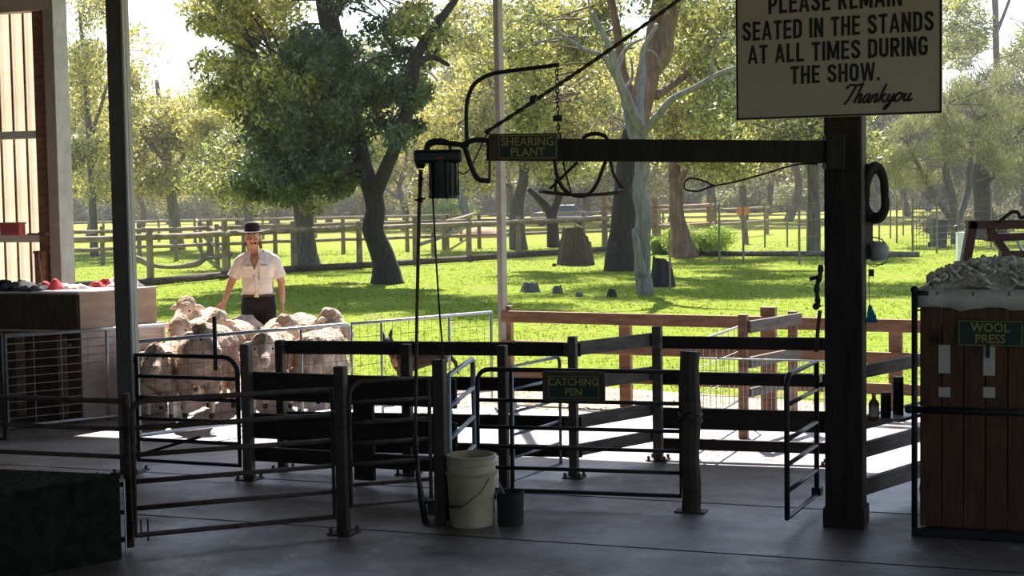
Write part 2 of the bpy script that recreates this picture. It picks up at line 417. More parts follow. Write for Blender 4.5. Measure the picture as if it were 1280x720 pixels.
# unseen roof and sides of the shed, sized to set the interior's brightness
b = MB(); b.prism([S(-14, -26), S(11, -26), S(11, .3), S(-14, .3)], 4.6, 4.68); struct(b.build('ceiling', M['grey']))
b = MB(); b.box(S(-1.5, -26, 1.45), (25, .1, 2.9), U, V); struct(b.build('wall_back', M['grey']))
b = MB(); b.box(S(11, -18.5, 2.3), (.1, 15, 4.6), U, V); struct(b.build('wall_right', M['grey']))
b = MB(); b.box(S(-14, -12.9, 2.3), (.1, 26.4, 4.6), U, V); struct(b.build('wall_left', M['grey']))
# ribbed cream end wall with its girts and column
wu = (Vector((-5.05, 17.3, 0)) - ORG).dot(U)
prof = []; u = wu + .02; p = .178
while u > -14:
    prof += [(u, 0), (u - p + .05, 0), (u - p + .038, -.03), (u - p + .012, -.03)]
    u -= p
b = MB(); vs = []
for uu, vv in prof:
    vs += [S(uu, .05 + vv, 0), S(uu, .05 + vv, 4.6)]
b.add(vs, [(2 * i, 2 * i + 2, 2 * i + 3, 2 * i + 1) for i in range(len(prof) - 1)])
wall = struct(b.build('wall_front', M['cream'], at=S(-8, 0)))
sm = wall.modifiers.new('s', 'SOLIDIFY'); sm.thickness = .003
b = MB(); u = wu - .16
while u > -13: b.box(S(u, .012, 2.3), (.022, .012, 4.58), U, V); u -= p
struct(b.build('rib_line_strips', M['btim'], wall))  # brown strips over the ribs draw the sheet's dark rib lines
def girt(z, h, nm):
    b = MB(); b.box(S(wu - 4.2, -.06, z), (8.4, .09, .012), U, V); b.box(S(wu - 4.2, -.105, z - h / 2 + .006), (8.4, .012, h), U, V)
    b.box(S(wu - 4.2, -.06, z - h), (8.4, .09, .012), U, V)
    return struct(b.build(nm, M['white'], wall))
zg = [A(40, 164, 17.3).z, A(40, 294, 17.3).z, .45]
for z in zg: girt(z, .075, 'girt')
b = MB(); b.box(S(wu - 4.2, -.12, 4.36), (8.4, .16, .3), U, V); struct(b.build('trim_9', M['canvas']))
b = MB(); b.box(S(wu - .19, -.10, 2.3), (.2, .05, 4.6), U, V); struct(b.build('trim_11', [M['btim']], bevel=.006)); b = MB(); b.box(S(wu - .02, -.07, 2.3), (.14, .26, 4.6), U, V)
struct(b.build('trim_10', [M['postpale']], bevel=.006))  # pale outer piece paints the light on the column's right face
# ------------------------------------------------------------------ steel roof posts
def shs(name, label, base, s, ztop, rz=UA + math.radians(14), mtl='grey', lip=False):
    X = Vector((math.cos(rz), math.sin(rz), 0)); Y = Vector((-math.sin(rz), math.cos(rz), 0))
    t = thing(name, label, 'post', base)
    b = MB(); b.box(base + Z * (ztop / 2), (s, s, ztop), X, Y); b.build('shaft', M[mtl], t, bevel=.008)
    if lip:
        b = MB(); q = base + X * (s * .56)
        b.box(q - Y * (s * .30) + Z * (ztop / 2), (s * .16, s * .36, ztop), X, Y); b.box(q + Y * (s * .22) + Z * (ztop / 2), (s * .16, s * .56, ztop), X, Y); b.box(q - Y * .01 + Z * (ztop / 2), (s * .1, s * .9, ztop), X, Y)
        b.build('lit_lip_channel', M['postpale'], t, bevel=.003)  # lips paler than the shaft: light on this face put into the colour
    b = MB(); b.box(base + Z * .006, (s * 1.9, s * 1.9, .012), X, Y)
    for i in (-1, 1):
        for j in (-1, 1): b.lathe([(.012, 0), (.012, .025)], base + X * (i * s * .75) + Y * (j * s * .75) + Z * .012, 6)
    b.build('base_plate', M['rust'], t)
    return t
lp = G(163, 590); lp.z = 0
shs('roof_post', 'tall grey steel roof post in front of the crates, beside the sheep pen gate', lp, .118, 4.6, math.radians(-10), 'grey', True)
mp_ = A(627, 300, 15.5); mp_.z = -.1
shs('roof_post', 'tall slim grey steel roof post rising behind the boom sign', mp_, .075, 4.7, math.radians(-45), 'postpale')

# ------------------------------------------------------------------ pen posts, rails and gates
def post(name, label, px, py, ztop, s=.07, mtl='steelpost', rz=UA, plate=True, round_=False):
    c = G(px, py); c.z = 0
    X = Vector((math.cos(rz), math.sin(rz), 0)); Y = Vector((-math.sin(rz), math.cos(rz), 0))
    c = c + Vector((c.x, c.y, 0)).normalized() * (s * .5)
    t = thing(name, label, 'post', c, 'steel posts of the sheep pens')
    post_parts(t, c, ztop, s, M[mtl], X, Y, plate); return t, c
def post_parts(t, c, ztop, s, mtl, X, Y, plate=True):
    b = MB(); b.box(c + Z * (ztop / 2), (s, s, ztop), X, Y)
    b.build('post' if t['category'] != 'post' else 'shaft', mtl, t, bevel=.006)
    if plate:
        b = MB(); b.box(c + Z * .005, (s * 2.3, s * 2.3, .01), X, Y); bpl = b.build('base_plate', M['rust'], t)
        for i in (-1, 1):
            for j in (-1, 1): b = MB(); b.lathe([(.011, 0), (.011, .03)], c + X * (i * s * .88) + Y * (j * s * .88) + Z * .01, 6); b.build('bolt', M['rust'], bpl)
def gp(px, py, s=.07):
    c = G(px, py); c.z = 0
    return c + Vector((c.x, c.y, 0)).normalized() * (s * .5)
XU, YU = U, V
_, cA = post('pen_post', 'brown steel post with base plate, left of the white bucket between two tube panels', 430, 668, 1.03, .068)
_, cH = post('pen_post', 'dark steel post directly behind the left edge of the white bucket', 553, 657, 1.04, .075)
cB = gp(864, 642, .1)
# post B: rough timber
t = thing('pen_post', 'thick rough round-edged timber post at the right end of the CATCHING PEN gate', 'post', cB)
rng = random.Random(4)
pts = [cB + Vector((.006 * math.sin(i * 1.3), .006 * math.cos(i * 1.7), 1.04 * i / 10)) for i in range(11)]
b = MB(); b.tube(pts, [.062 + .006 * rng.random() for _ in range(11)], 10)
b.build('shaft', M['steelpost'], t, smooth=False)
b = MB(); b.tube([cB + Z * .64 + Vector((.072 * math.cos(a), .072 * math.sin(a), .012 * math.sin(3 * a))) for a in [i * .5 for i in range(13)]], .008, 6, closed=True)
b.tube([cB + Z * .60 + Vector((.074 * math.cos(a), .074 * math.sin(a), .02 * math.sin(2 * a))) for a in [i * .5 for i in range(13)]], .006, 6, closed=True)
b.build('wire_tie', M['wire'], t)
b = MB(); b.box(cB + Z * .006, (.2, .12, .012), U, V); b.build('base_plate', M['rust'], t)

cE = gp(312, 600); cK = gp(354, 588); cC = gp(718, 598); cD = gp(631, 622, .08); cF = gp(823, 576)
def rail_fence(label, cat='fence', grp=None, loc=None, name='rail_fence'): return thing(name, label, cat, loc, grp)
def rails(t, p, q, zs, th=.04, mtl='dtim', ext=.05, side=-1):
    d = (q - p).normalized(); nrm = Vector((d.y, -d.x, 0)); nrm = nrm if nrm.y < 0 else -nrm
    for z0, z1 in zs:
        b = MB(); off = nrm * (-side * 0)
        a = p - d * ext + nrm * (.055 * -side * -1); c = q + d * ext + nrm * (.055 * -side * -1)
        b.beam(a + Z * ((z0 + z1) / 2), c + Z * ((z0 + z1) / 2), th, z1 - z0)
        b.build('rail', M[mtl], t, bevel=.004)
RZ = [(.88, .98), (.62, .72), (.345, .44), (.14, .225)]
t = rail_fence('long dark four-rail fence at the back of the catching pen', loc=(cK + cC) / 2)
rails(t, cK, cC, RZ)
post_parts(t, cK, .99, .062, M['steelpost'], U, V); post_parts(t, cC, 1.03, .062, M['grey'], U, V)
mid = (cK + cC) / 2 + Vector((-.12, 0, 0)); post_parts(t, mid - V * .01, .97, .07, M['steelpost'], U, V)
t = rail_fence('dark board fence with wide planks running left from the catching pen gate', loc=(cE + cD) / 2)
dd = (cD - cE)
e2 = cE + dd * .80
rails(t, cE, e2, [(.585, .79), (.30, .485), (.13, .235)], ext=.03)
post_parts(t, cE, 1.0, .07, M['grey'], U, V)
b = MB(); q = cE + dd * .46 + V * .05; b.box(q + Z * .40, (.16, .04, .72), dd.normalized(), V); b.build('upright_board', M['dtim'], t, bevel=.004)
_, cD = post('pen_post', 'tall steel post behind the small black bucket, hinging the CATCHING PEN gate', 631, 622, 1.04, .062)
t = rail_fence('four-rail grey fence turning the corner right of the CATCHING PEN sign', loc=cF)
rails(t, cC, cF, RZ, mtl='gtim', ext=.02)
cR = A(1040, 560, 11.25); cR.z = 0
rails(t, cF, cR, [(.86, .955), (.585, .68), (.24, .40), (.08, .165)], mtl='dtim', ext=.04)
post_parts(t, cF, 1.035, .07, M['gtim'], U, V)
post_parts(t, cR, 1.0, .07, M['gtim'], U, V)

def arc_frame(P, d, L, z0, z1, rl, rr, rb=0.0):
    """outline of a tube gate: along d from P, rounded where asked"""
    def corner(x, z, sx, sz, r, order):
        cx = x - sx * r; cz = z - sz * r; out = []
        for i in range(6):
            a = math.pi / 2 * i / 5
            out.append((cx + sx * r * math.cos(a), cz + sz * r * math.sin(a)))
        return out if order else out[::-1]
    pts = []
    pts += corner(L, z1, 1, 1, rr, True) if rr else [(L, z1)]
    pts += corner(0, z1, -1, 1, rl, False) if rl else [(0, z1)]
    pts += corner(0, z0, -1, -1, rb, True) if rb else [(0, z0)]
    pts += corner(L, z0, 1, -1, rb, False) if rb else [(L, z0)]
    return [P + d * x + Z * z for x, z in pts]
def tube_gate(name, label, P, Q, z0, z1, zs, r=.017, rl=0, rr=0, rb=0, mtl='rust', cat='gate', grp=None, verts=(), loc=None):
    P = Vector((P.x, P.y, 0)); Q = Vector((Q.x, Q.y, 0)); d = (Q - P); L = d.length; d.normalize()
    t = thing(name, label, cat, (P + Q) / 2, grp)
    b = MB(); b.tube(arc_frame(P, d, L, z0, z1, rl, rr, rb), r, 8, closed=True); b.build('frame', M[mtl], t, smooth=True)
    for z in zs:
        b = MB(); b.tube([P + Z * z, P + d * L + Z * z], r * .82, 8); b.build('rail', M[mtl], t, smooth=True)
    for x in verts:
        b = MB(); b.tube([P + d * (L * x) + Z * z0, P + d * (L * x) + Z * z1], r * .8, 8); b.build('upright', M[mtl], t, smooth=True)
    t['_d'] = list(d); t['_L'] = L
    return t, P, d, L
def ev(a, b_, n): return [a + (b_ - a) * (i + 1) / (n + 1) for i in range(n)]

# front-left panel behind the stage, front gate, pen gate by the roof post
pr = G(163, 688); pl = G(-260, 660)
t, P, d, L = tube_gate('tube_hurdle', 'rusty tube panel passing behind the green turf stage', pl, pr, .06, .885, ev(.06, .885, 4), rr=0, rb=.06, cat='panel')
b = MB(); b.tube([pr + Z * .02, pr + Z * .93], .024, 10); b.build('end_post', M['rust'], t, smooth=True)
a0 = G(170, 669, .1); a1 = G(418, 646, .1)
t, P, d, L = tube_gate('tube_gate', 'long rusty tube gate in the foreground between the stage and a brown post', a0, a1, .1, .89, ev(.1, .89, 4), rl=.07, r=.018)
b = MB(); q = P + d * .03; b.tube([q + Z * .08 - V * .0, q + Z * .19, q + Z * .19 + d * .04, q + Z * .06 + d * .04], .006, 6); b.build('latch', M['rust'], t)
b = MB()
for z in (.25, .78): b.box(P + d * (L + .03) + Z * z, (.07, .05, .04), d, d.cross(Z))
b.build('hinge', M['rust'], t)
a0 = G(174, 575, .1); a1 = G(300, 582, .1)
t, P, d, L = tube_gate('tube_gate', 'black tube gate in front of the sheep, hung on the grey roof post', a0, a1, .1, .90, ev(.1, .90, 4), rr=.12, r=.018, mtl='black')
b = MB(); q = P + d * (L * .79); b.tube([q + Z * .80, q + Z * 1.20], .016, 8); b.build('latch_handle', M['black'], t)
b = MB(); b.tube([P + Z * .14, P + d * (L * .62) + Z * .30], .012, 8); b.build('brace', M['black'], t)
b = MB()
for z in (.2, .86): b.tube([P - d * .09 + Z * z, P + Z * z], .022, 8)
b.build('hinge', M['black'], t)
# panel A-H
t, P, d, L = tube_gate('tube_hurdle', 'dark tube panel between the brown post and the white bucket', cA + (cH - cA).normalized() * .05, cH - (cH - cA).normalized() * .07, .165, .93, ev(.165, .93, 5), rl=.09, r=.015, cat='panel')
# lit swing gates
g0 = cH + Vector((.05, .05, 0)); g1 = G(593, 603, .1)
g1 = A(592, 500, 10.5)
tube_gate('swing_gate', 'worn blue-grey tube gate swung open behind the white bucket', g0, g1, .12, .93, ev(.12, .93, 3), rr=.06, r=.018, mtl='bluegrey')
g0 = cD + Vector((.06, .06, 0)); g1 = A(700, 500, 10.95)
tube_gate('swing_gate', 'worn blue-grey tube gate standing open behind the CATCHING PEN sign', g0, g1, .1, .885, ev(.1, .885, 4), rr=.05, r=.013, mtl='bluegrey')
# catching pen gate with its sign
c0 = G(598, 606, .1); c1 = G(851, 620, .1)
c0 = A(597, 500, 10.05)
t, P, d, L = tube_gate('tube_gate', 'dark tube gate carrying the CATCHING PEN sign', c0, c1, .1, .905, [.70, .52, .39, .25], rl=.08, r=.016, mtl='black', verts=(.17,))
b = MB()
for z in (.2, .8): b.tube([P + d * L + Z * z, P + d * (L + .06) + Z * z], .02, 8)
b.build('hinge', M['black'], t)
sgn = thing('hanging_sign', 'small green CATCHING PEN sign on the middle gate', 'sign', A(718, 503, 9.85))
n_ = d.cross(Z); n_ = n_ if n_.y < 0 else -n_
xa = A(679, 483, 9.86); xb = A(757, 483, 9.78); dX = (xb - xa); dX.z = 0; sw = dX.length; dX.normalize()
nS = dX.cross(Z)
cS = (xa + xb) / 2; tpx = A(718, 464, 9.82).z; btx = A(718, 502, 9.82).z; cS.z = (tpx + btx) / 2; sh = tpx - btx
cS = cS + nS * .02
b = MB(); b.box(cS, (sw, .02, sh), dX, -nS); b.build('backing_board', M['darkwood'], sgn, bevel=.003)
b = MB(); b.box(cS + nS * .013, (sw * .86, .006, sh * .80), dX, -nS); plt = b.build('sign_plate', M['signgreen'], sgn)
def border(mb, c, X, w_, h_, n, t=.006, th=.004):
    for s_ in (-1, 1):
        mb.box(c + X * (s_ * w_ / 2) + n * th, (t, th, h_ + t), X, -n); mb.box(c + Z * (s_ * h_ / 2) + n * th, (w_ + t, th, t), X, -n)
b = MB(); border(b, cS + nS * .016, dX, sw * .80, sh * .70, nS, .004, .003); b.build('border', M['gold'], plt)
for tx, zz in (('CATCHING', .055), ('PEN', -.27)):
    b = MB(); text_faces(b, tx, cS + nS * .0165 + Z * (sh * zz), dX, Z, sh * .34, .0008, .95, .003); b.build('lettering', M['gold'], plt)
# gate by the pillar
g0 = G(984, 648, .1); g1 = G(1021, 618, .1)
t, P, d, L = tube_gate('swing_gate', 'black tube gate standing open left of the big timber pillar', g0, g1, .1, .96, [.26, .42, .57, .78], rl=.08, r=.017, mtl='black')
b = MB(); b.box(P + d * (L + .02) + Z * .12, (.08, .06, .05), d, d.cross(Z)); b.box(P + d * (L + .02) + Z * .85, (.08, .05, .05), d, d.cross(Z)); b.build('hinge', M['black'], t)

def wire_panel(name, label, P, Q, z0, z1, nx, nz, mtl='galv', r=.016, rl=0, rr=0, stays=(), wr=.0015, cat='panel', grp=None, wm='wire', extra=()):
    P = Vector((P.x, P.y, 0)); Q = Vector((Q.x, Q.y, 0)); d = Q - P; L = d.length; d.normalize()
    t = thing(name, label, cat, (P + Q) / 2, grp)
    b = MB(); b.tube(arc_frame(P, d, L, z0, z1, rl, rr), r, 8, closed=True); b.build('frame', M[mtl], t, smooth=True)
    b = MB()
    for i in range(1, nx): b.tube([P + d * (L * i / nx) + Z * z0, P + d * (L * i / nx) + Z * z1], wr, 5)
    for i in range(1, nz): b.tube([P + Z * (z0 + (z1 - z0) * i / nz), P + d * L + Z * (z0 + (z1 - z0) * i / nz)], wr * 1.3, 5)
    b.build('wire_mesh', M[wm], t)
    for x in stays:
        b = MB(); b.tube([P + d * (L * x) + Z * 0.0, P + d * (L * x) + Z * z1], r * .75, 8); b.build('stay', M[mtl], t, smooth=True)
    return t, P, d, L
s0 = G(172, 427, .9); s1 = G(437, 405, .9); s2 = G(614, 390, .9)
wire_panel('wire_hurdle', 'silver tube and wire panel running in front of the flock', s0, s1, .12, .9, 14, 7, rr=.06, stays=(.75,))
wire_panel('wire_hurdle', 'silver tube and wire panel in front of the dog, ending at the slim roof post', s1 + (s2 - s1) * .01, s2, .12, .9, 18, 6, stays=(.2, .68, .995))
w0 = G(11, 534, .03); w1 = G(208, 513, .03)
wire_panel('wire_hurdle', 'pale barred sheep panel leaning along the front of the plywood crates', w0, w1, .03, .86, 6, 11, r=.02, mtl='galv', wr=.0035, wm='galv', stays=(.62,))
w0 = G(-120, 556, .02); w1 = G(6, 550, .02)
tube_gate('tube_hurdle', 'dark blue tube panel at the left edge in front of the crates', w0, w1, .03, .93, ev(.03, .93, 4), r=.02, mtl='black', cat='panel')
# mesh gates out at the right, behind the rails
w0 = A(866, 470, 12.6); w1 = A(1030, 470, 12.2)
wire_panel('wire_hurdle', 'low wire netting panel behind the dark rails left of the pillar', w0, w1, .16, .68, 28, 5, mtl='galv', r=.008, wr=.0022, wm='galv')
w0 = G(868, 470, .62); w1 = G(924, 411, .9)
w0 = A(862, 470, 11.95); w1 = A(925, 420, 13.5)
wire_panel('mesh_gate', 'narrow galvanised mesh gate slanting back to the short timber partition', w0, w1, .2, .86, 8, 3, mtl='galv', r=.012, cat='gate', wm='galv', wr=.003)

# ------------------------------------------------------------------ brown timber fence on the edge of the concrete
f0 = A(640, 400, 15.45); f1 = A(1165, 400, 13.55); f0.z = 0; f1.z = 0
t = thing('timber_fence', 'sunlit brown three-rail timber fence along the edge of the concrete', 'fence', (f0 + f1) / 2)
fd = (f1 - f0).normalized()
for z0, z1 in ((.77, .885), (.48, .585), (.20, .30)):
    b = MB(); b.beam(f0 - fd * .1 + Z * ((z0 + z1) / 2) - V * .05, f1 + fd * .5 + Z * ((z0 + z1) / 2) - V * .05, .045, z1 - z0); b.build('rail', M['btim'], t, bevel=.005)
for px, ztop, s_ in ((631, .93, .115), (780, .80, .115), (960, .97, .14), (1120, .86, .12)):
    k_ = (px - 640) / F; # where the sight line crosses the fence line
    tt = (f0.x - k_ * f0.y) / (k_ * fd.y - fd.x); c = f0 + fd * tt + V * .045; c.z = -.08
    b = MB(); b.box(c + Z * ((ztop + .08) / 2), (s_, s_ * .8, ztop + .08), U, V); b.build('post', M['btim'], t, bevel=.006)
# short partition
p1 = A(929, 450, 13.45); p2 = A(991, 450, 13.75); p1.z = p2.z = 0
p1 = A(929, 450, 12.6); p2 = A(991, 450, 13.35); p1.z = p2.z = 0
t = thing('timber_partition', 'short timber partition of two posts and boards left of the pillar, before the brown fence', 'fence', (p1 + p2) / 2)
for c, px, py in ((p1, 929, 393), (p2, 991, 389)):
    zt = A(px, py, c.y).z; b = MB(); b.box(c + Z * (zt / 2), (.075, .075, zt), U, V); b.build('post', M['btim'], t, bevel=.005)
for y1, y2 in ((401, 416), (446, 460), (485, 496)):
    za = A(935, y1, p1.y).z; zb = A(935, y2, p1.y).z
    b = MB(); dn = (p2 - p1).normalized(); nn = Vector((dn.y, -dn.x, 0)) * .055
    b.beam(p1 + nn + Z * ((za + zb) / 2), p2 + nn + dn * .04 + Z * ((za + zb) / 2), .035, za - zb); b.build('board', M['gtim'], t, bevel=.004)

# ------------------------------------------------------------------ the big pillar, its boom, and everything hung on it
pc = G(1056, 662); pc.z = 0; PS = .225
pc = pc + V * (PS / 2) + Vector((0, .03, 0))
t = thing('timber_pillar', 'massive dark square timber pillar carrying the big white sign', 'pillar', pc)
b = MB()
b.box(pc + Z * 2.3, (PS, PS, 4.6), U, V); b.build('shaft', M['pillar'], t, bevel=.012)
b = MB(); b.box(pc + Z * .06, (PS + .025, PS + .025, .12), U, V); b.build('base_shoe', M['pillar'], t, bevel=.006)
YB = 9.02
bl = A(608, 187, YB); br = A(1046, 190, YB + .05)
t = thing('timber_boom', 'long dark horizontal timber boom reaching left from the pillar', 'beam', bl)
b = MB(); b.beam(bl, br, .09, .132); b.build('beam', M['pillar'], t, bevel=.006)
b = MB(); b.box(br - Vector((.02, 0, 0)), (.11, .13, .2)); b.build('socket', M['pillar'], t, bevel=.006)
# arch handle on top of the boom
b = MB(); b.tube([A(729 + 15 - 15 * math.cos(a), 175 - 8 * math.sin(a), YB) for a in [math.pi * i / 10 for i in range(11)]], .012, 8); b.build('arch_handle', M['black'], t, smooth=True)
# SHEARING PLANT sign
sg = thing('boom_sign', 'small green SHEARING PLANT sign on the left end of the boom', 'sign', A(654, 200, YB - .07))
s_y = YB - .075
xa = A(611, 184, s_y); xb = A(697, 183, s_y); dX = (xb - xa); sw = dX.length; dX.normalize(); nS = Vector((0, -1, 0)); cS = (xa + xb) / 2; sh = 33 * s_y / F
b = MB(); b.box(cS, (sw, .02, sh), dX, Vector((0, 1, 0)), Vector((0, 0, 1))); b.build('backing_board', M['darkwood'], sg, bevel=.003)
b = MB(); b.box(cS + nS * .012 + dX * .025, (sw * .86, .006, sh * .92), dX, Vector((0, 1, 0))); plt = b.build('sign_plate', M['signgreen'], sg)
b = MB(); border(b, cS + nS * .013 + dX * .025, dX, sw * .83, sh * .84, nS, .004, .003); b.build('border', M['gold'], plt)
for tx, zz in (('SHEARING', .045), ('PLANT', -.35)):
    b = MB(); text_faces(b, tx, cS + nS * .0155 + dX * .025 + Z * (sh * zz), dX, Z, sh * .45, .0008, .95, .003); b.build('lettering', M['gold'], plt)
# bent pipe bracket
t = thing('pipe_bracket', 'bent black pipe arm curving up over the left end of the boom', 'bracket', A(610, 185, YB))
pp = smoothline([A(x, y, YB) for x, y in ((584, 184), (583, 150), (584, 128), (591, 108), (604, 97), (622, 91), (660, 86), (699, 81))], 5)
b = MB(); b.tube(pp, .0125, 10); b.build('upper_arm', M['black'], t, smooth=True)
pp = smoothline([A(x, y, YB) for x, y in ((534, 190), (536, 182), (545, 178), (560, 179), (578, 182), (583, 190), (588, 205), (594, 219), (600, 225), (612, 226))], 5)
b = MB(); b.tube(pp, .016, 10); b.build('lower_arm', M['black'], t, smooth=True)
b = MB(); b.tube(smoothline([A(x, y, YB) for x, y in ((578, 181), (590, 176), (600, 175), (612, 176))], 4), .016, 10); b.build('stub_arm', M['black'], t, smooth=True)
b = MB(); b.tube([A(612, 229, YB), A(612, 172, YB)], .008, 8); b.build('strap_bar', M['black'], t)
b = MB(); b.tube(smoothline([A(x, y, YB) for x, y in ((573, 215), (580, 217), (588, 210), (600, 186), (606, 172), (612, 166))], 5), .004, 6); b.build('power_cord', M['black'], t, smooth=True)
# motor
mo = thing('shearing_motor', 'black shearing machine motor hanging at the left end of the boom', 'motor', A(555, 247, YB))
c = A(555, 224, YB); w_ = 36 * YB / F
b = MB(); hh = 46 * YB / F
b.lathe([(w_ * .40, -hh / 2), (w_ * .46, -hh / 2), (w_ * .50, hh * .2), (w_ * .50, hh / 2)], c, 24); b.lathe([(w_ * .56, -hh / 2 - .005), (w_ * .56, -hh / 2 + .012)], c, 24)
for i in range(12):
    a = 2 * math.pi * i / 12; b.box(c + Vector((math.cos(a) * w_ * .5, math.sin(a) * w_ * .5, 0)), (.008, .008, hh * .9))
b.build('motor_body', M['motor'], mo, smooth=False)
cc = A(548, 196, YB); b = MB(); b.box(cc, (60 * YB / F, .17, 17 * YB / F)); b.build('gear_cover', M['motor'], mo, bevel=.02)
b = MB(); b.box(A(551, 198, YB) - Vector((0, .087, 0)), (.045, .004, .012)); b.build('badge', M['redmark'], mo)
b = MB(); b.tube(smoothline([A(x, y, YB) for x, y in ((532, 190), (533, 181), (540, 176), (552, 175), (561, 179), (563, 189))], 4), .011, 8); b.build('top_handle', M['motor'], mo, smooth=True)
b = MB(); b.lathe([(.03, .06), (.045, .045), (.042, .0), (.022, -.05)], A(525.5, 200, YB), 14); b.build('drive_joint', M['motor'], mo, smooth=True)
dt = thing('shearing_downtube', 'long thin jointed downtube with a handpiece hanging from the motor to the floor', 'shearing tube', A(530, 650, YB))
ln = [(526, 212), (524, 262), (521, 400), (519.5, 520), (519.5, 545)]
b = MB(); b.tube([A(x, y, YB) for x, y in ln], [.013, .011, .010, .010, .010], 8); b.build('tube', M['rust'], dt, smooth=True)
b = MB(); b.ball(A(526, 224, YB), .017); b.build('knuckle', M['black'], dt)
b = MB(); b.ball(A(525, 250, YB), .02); b.tube([A(518, 250, YB), A(532, 248, YB)], .006, 6); b.build('knuckle', M['black'], dt)
b = MB(); b.lathe([(.012, .05), (.018, .03), (.018, -.05), (.012, -.07)], A(519.5, 555, YB), 10); b.build('elbow', M['motor'], dt, smooth=True)
b = MB(); b.tube([A(520, 566, YB), A(523, 595, YB), A(527, 625, YB), A(532, 655, YB)], [.011, .014, .021, .019], 10); b.build('handpiece', M['motor'], dt, smooth=True)
b = MB(); b.box(A(540, 634, YB), (.055, .04, .09)); b.tube([A(530, 628, YB), A(546, 626, YB)], .012, 8); b.build('bracket', M['motor'], dt, bevel=.006)
pcx = smoothline([A(541, 246, YB), A(545, 320, YB), A(549, 385, YB), A(553, 440, 9.2), Vector((cH.x, cH.y - .03, 1.0))], 4)
b = MB(); b.tube(pcx, .006, 6); tag(b.build('pull_cord', M['black'], smooth=True), 'thin black pull cord hanging from the motor to a pen post', 'cord')
# chain, stay rope
ch = thing('hanging_chain', 'short dark chain dropping from the pipe arm tip to the boom', 'chain', A(697, 165, YB))
n = 15
for i in range(n):
    y = 82 + (168 - 82) * (i + .5) / n; c = A(696 + .14 * i, y, YB); ln_ = (168 - 82) / n * YB / F * .72
    ax = Vector((1, 0, 0)) if i % 2 else Vector((0, 1, 0))
    b = MB(); b.tube([c + ax * (.009 * math.cos(a)) + Z * (ln_ * math.sin(a)) for a in [2 * math.pi * k / 10 for k in range(10)]], .0035, 5, closed=True)
    b.build('link', M['black'], ch, smooth=True)
b = MB(); b.box(A(697, 148, YB), (.055, .03, .035)); b.build('shackle', M['black'], ch, bevel=.006)
s_a = A(607, 166, YB); s_b = A(842, 0, 10.0); s_c = s_a + (s_b - s_a) * 1.42
st = thing('stay_rope', 'dark twisted stay rope slanting up from the boom to the roof', 'rope', s_a)
N_ = 90; path = []
for i in range(N_ + 1):
    path.append(s_a + (s_c - s_a) * (i / N_) - Z * (.03 * math.sin(math.pi * i / N_)))
def twist(path, r, off, ph, turns):
    out = []; dirn = (path[-1] - path[0]).normalized(); n1 = dirn.orthogonal().normalized(); n2 = dirn.cross(n1)
    for i, p in enumerate(path):
        a = ph + turns * 2 * math.pi * i / len(path); out.append(p + (n1 * math.cos(a) + n2 * math.sin(a)) * off)
    return out
for ph in (0, math.pi):
    b = MB(); b.tube(twist(path, 0, .006, ph, 14), .0085, 6); b.build('strand', M['rope'], st, smooth=True)
b = MB(); c = s_a + (s_c - s_a) * .165; b.ball(c, .024); b.tube([c - Z * .03, c + Z * .03 + Vector((.02, 0, 0))], .008, 6); b.build('shackle', M['black'], st)
# sling hoop and straps
sl = thing('shearing_sling', 'oval back-support sling hoop with black straps hanging under the boom', 'sling', A(733, 242, YB))
hc = A(733, 241, YB); hw = 58 * YB / F; hd = .26
b = MB(); b.tube([hc + Vector((hw * math.cos(a), hd * math.sin(a), .012 * math.cos(2 * a))) for a in [2 * math.pi * i / 28 for i in range(28)]], .0095, 8, closed=True); b.build('hoop', M['rust'], sl, smooth=True)
def strap(pts, w=.02, Ys=None):
    b = MB(); Y0 = Ys or YB; P_ = smoothline([A(x, y, Y0 if len(q) == 0 else Y0 + q[0]) for x, y, *q in pts], 6)
    b.tube(P_, w / 2, 6); return b.build('strap', M['black'], sl, smooth=True)
strap([(693, 200), (697, 222), (706, 238), (721, 245), (735, 243), (746, 230), (757, 202)], .024)
strap([(704, 202), (708, 220), (714, 242)], .012); strap([(722, 203), (708, 216), (692, 232), (683, 239)], .02)
strap([(763, 202), (768, 220), (778, 236)], .018); strap([(693, 166), (693, 200)], .022); strap([(700, 165), (704, 202)], .012)
strap([(695, 224), (694, 241)], .02)
for x in (682, 781):
    b = MB(); b.box(A(x, 238, YB), (.07, .05, .02)); b.build('buckle', M['galv'], sl, bevel=.004)
# noose cable left of the pillar
b = MB(); b.tube(smoothline([A(x, y, YB + .05) for x, y in ((1022, 205), (995, 206), (960, 216), (920, 227), (890, 233), (872, 239), (858, 237), (855, 230), (862, 223), (876, 225), (892, 232))], 6), .0055, 6)
tag(b.build('cable_loop', M['black'], smooth=True), 'thin black cable ending in a loop, hung below the boom near the pillar', 'cable')
# coil of hose on the pillar
t = thing('hose_coil', 'thick dark coil of hose hung on the right side of the pillar', 'hose', A(1095, 275, 9.3))
b = MB(); hc = A(1094, 241, 9.28); b.tube([hc + Vector((.075 * math.cos(a) * (.75 + .25 * abs(math.sin(a))), .06 * math.sin(a * 2) * .4, .165 * math.sin(a))) for a in [2 * math.pi * i / 30 for i in range(30)]], .026, 10, closed=True); b.build('coil', M['rope'], t, smooth=True)
b = MB(); b.tube([hc + Vector((.015 + .06 * math.cos(a), .05 + .03 * math.sin(2 * a), .14 * math.sin(a))) for a in [2 * math.pi * i / 30 for i in range(30)]], .02, 10, closed=True); b.build('coil', M['rope'], t, smooth=True)
b = MB(); b.tube([A(1078, 205, 9.28), A(1090, 210, 9.28), A(1096, 214, 9.28)], .014, 8); b.build('hook', M['black'], t)
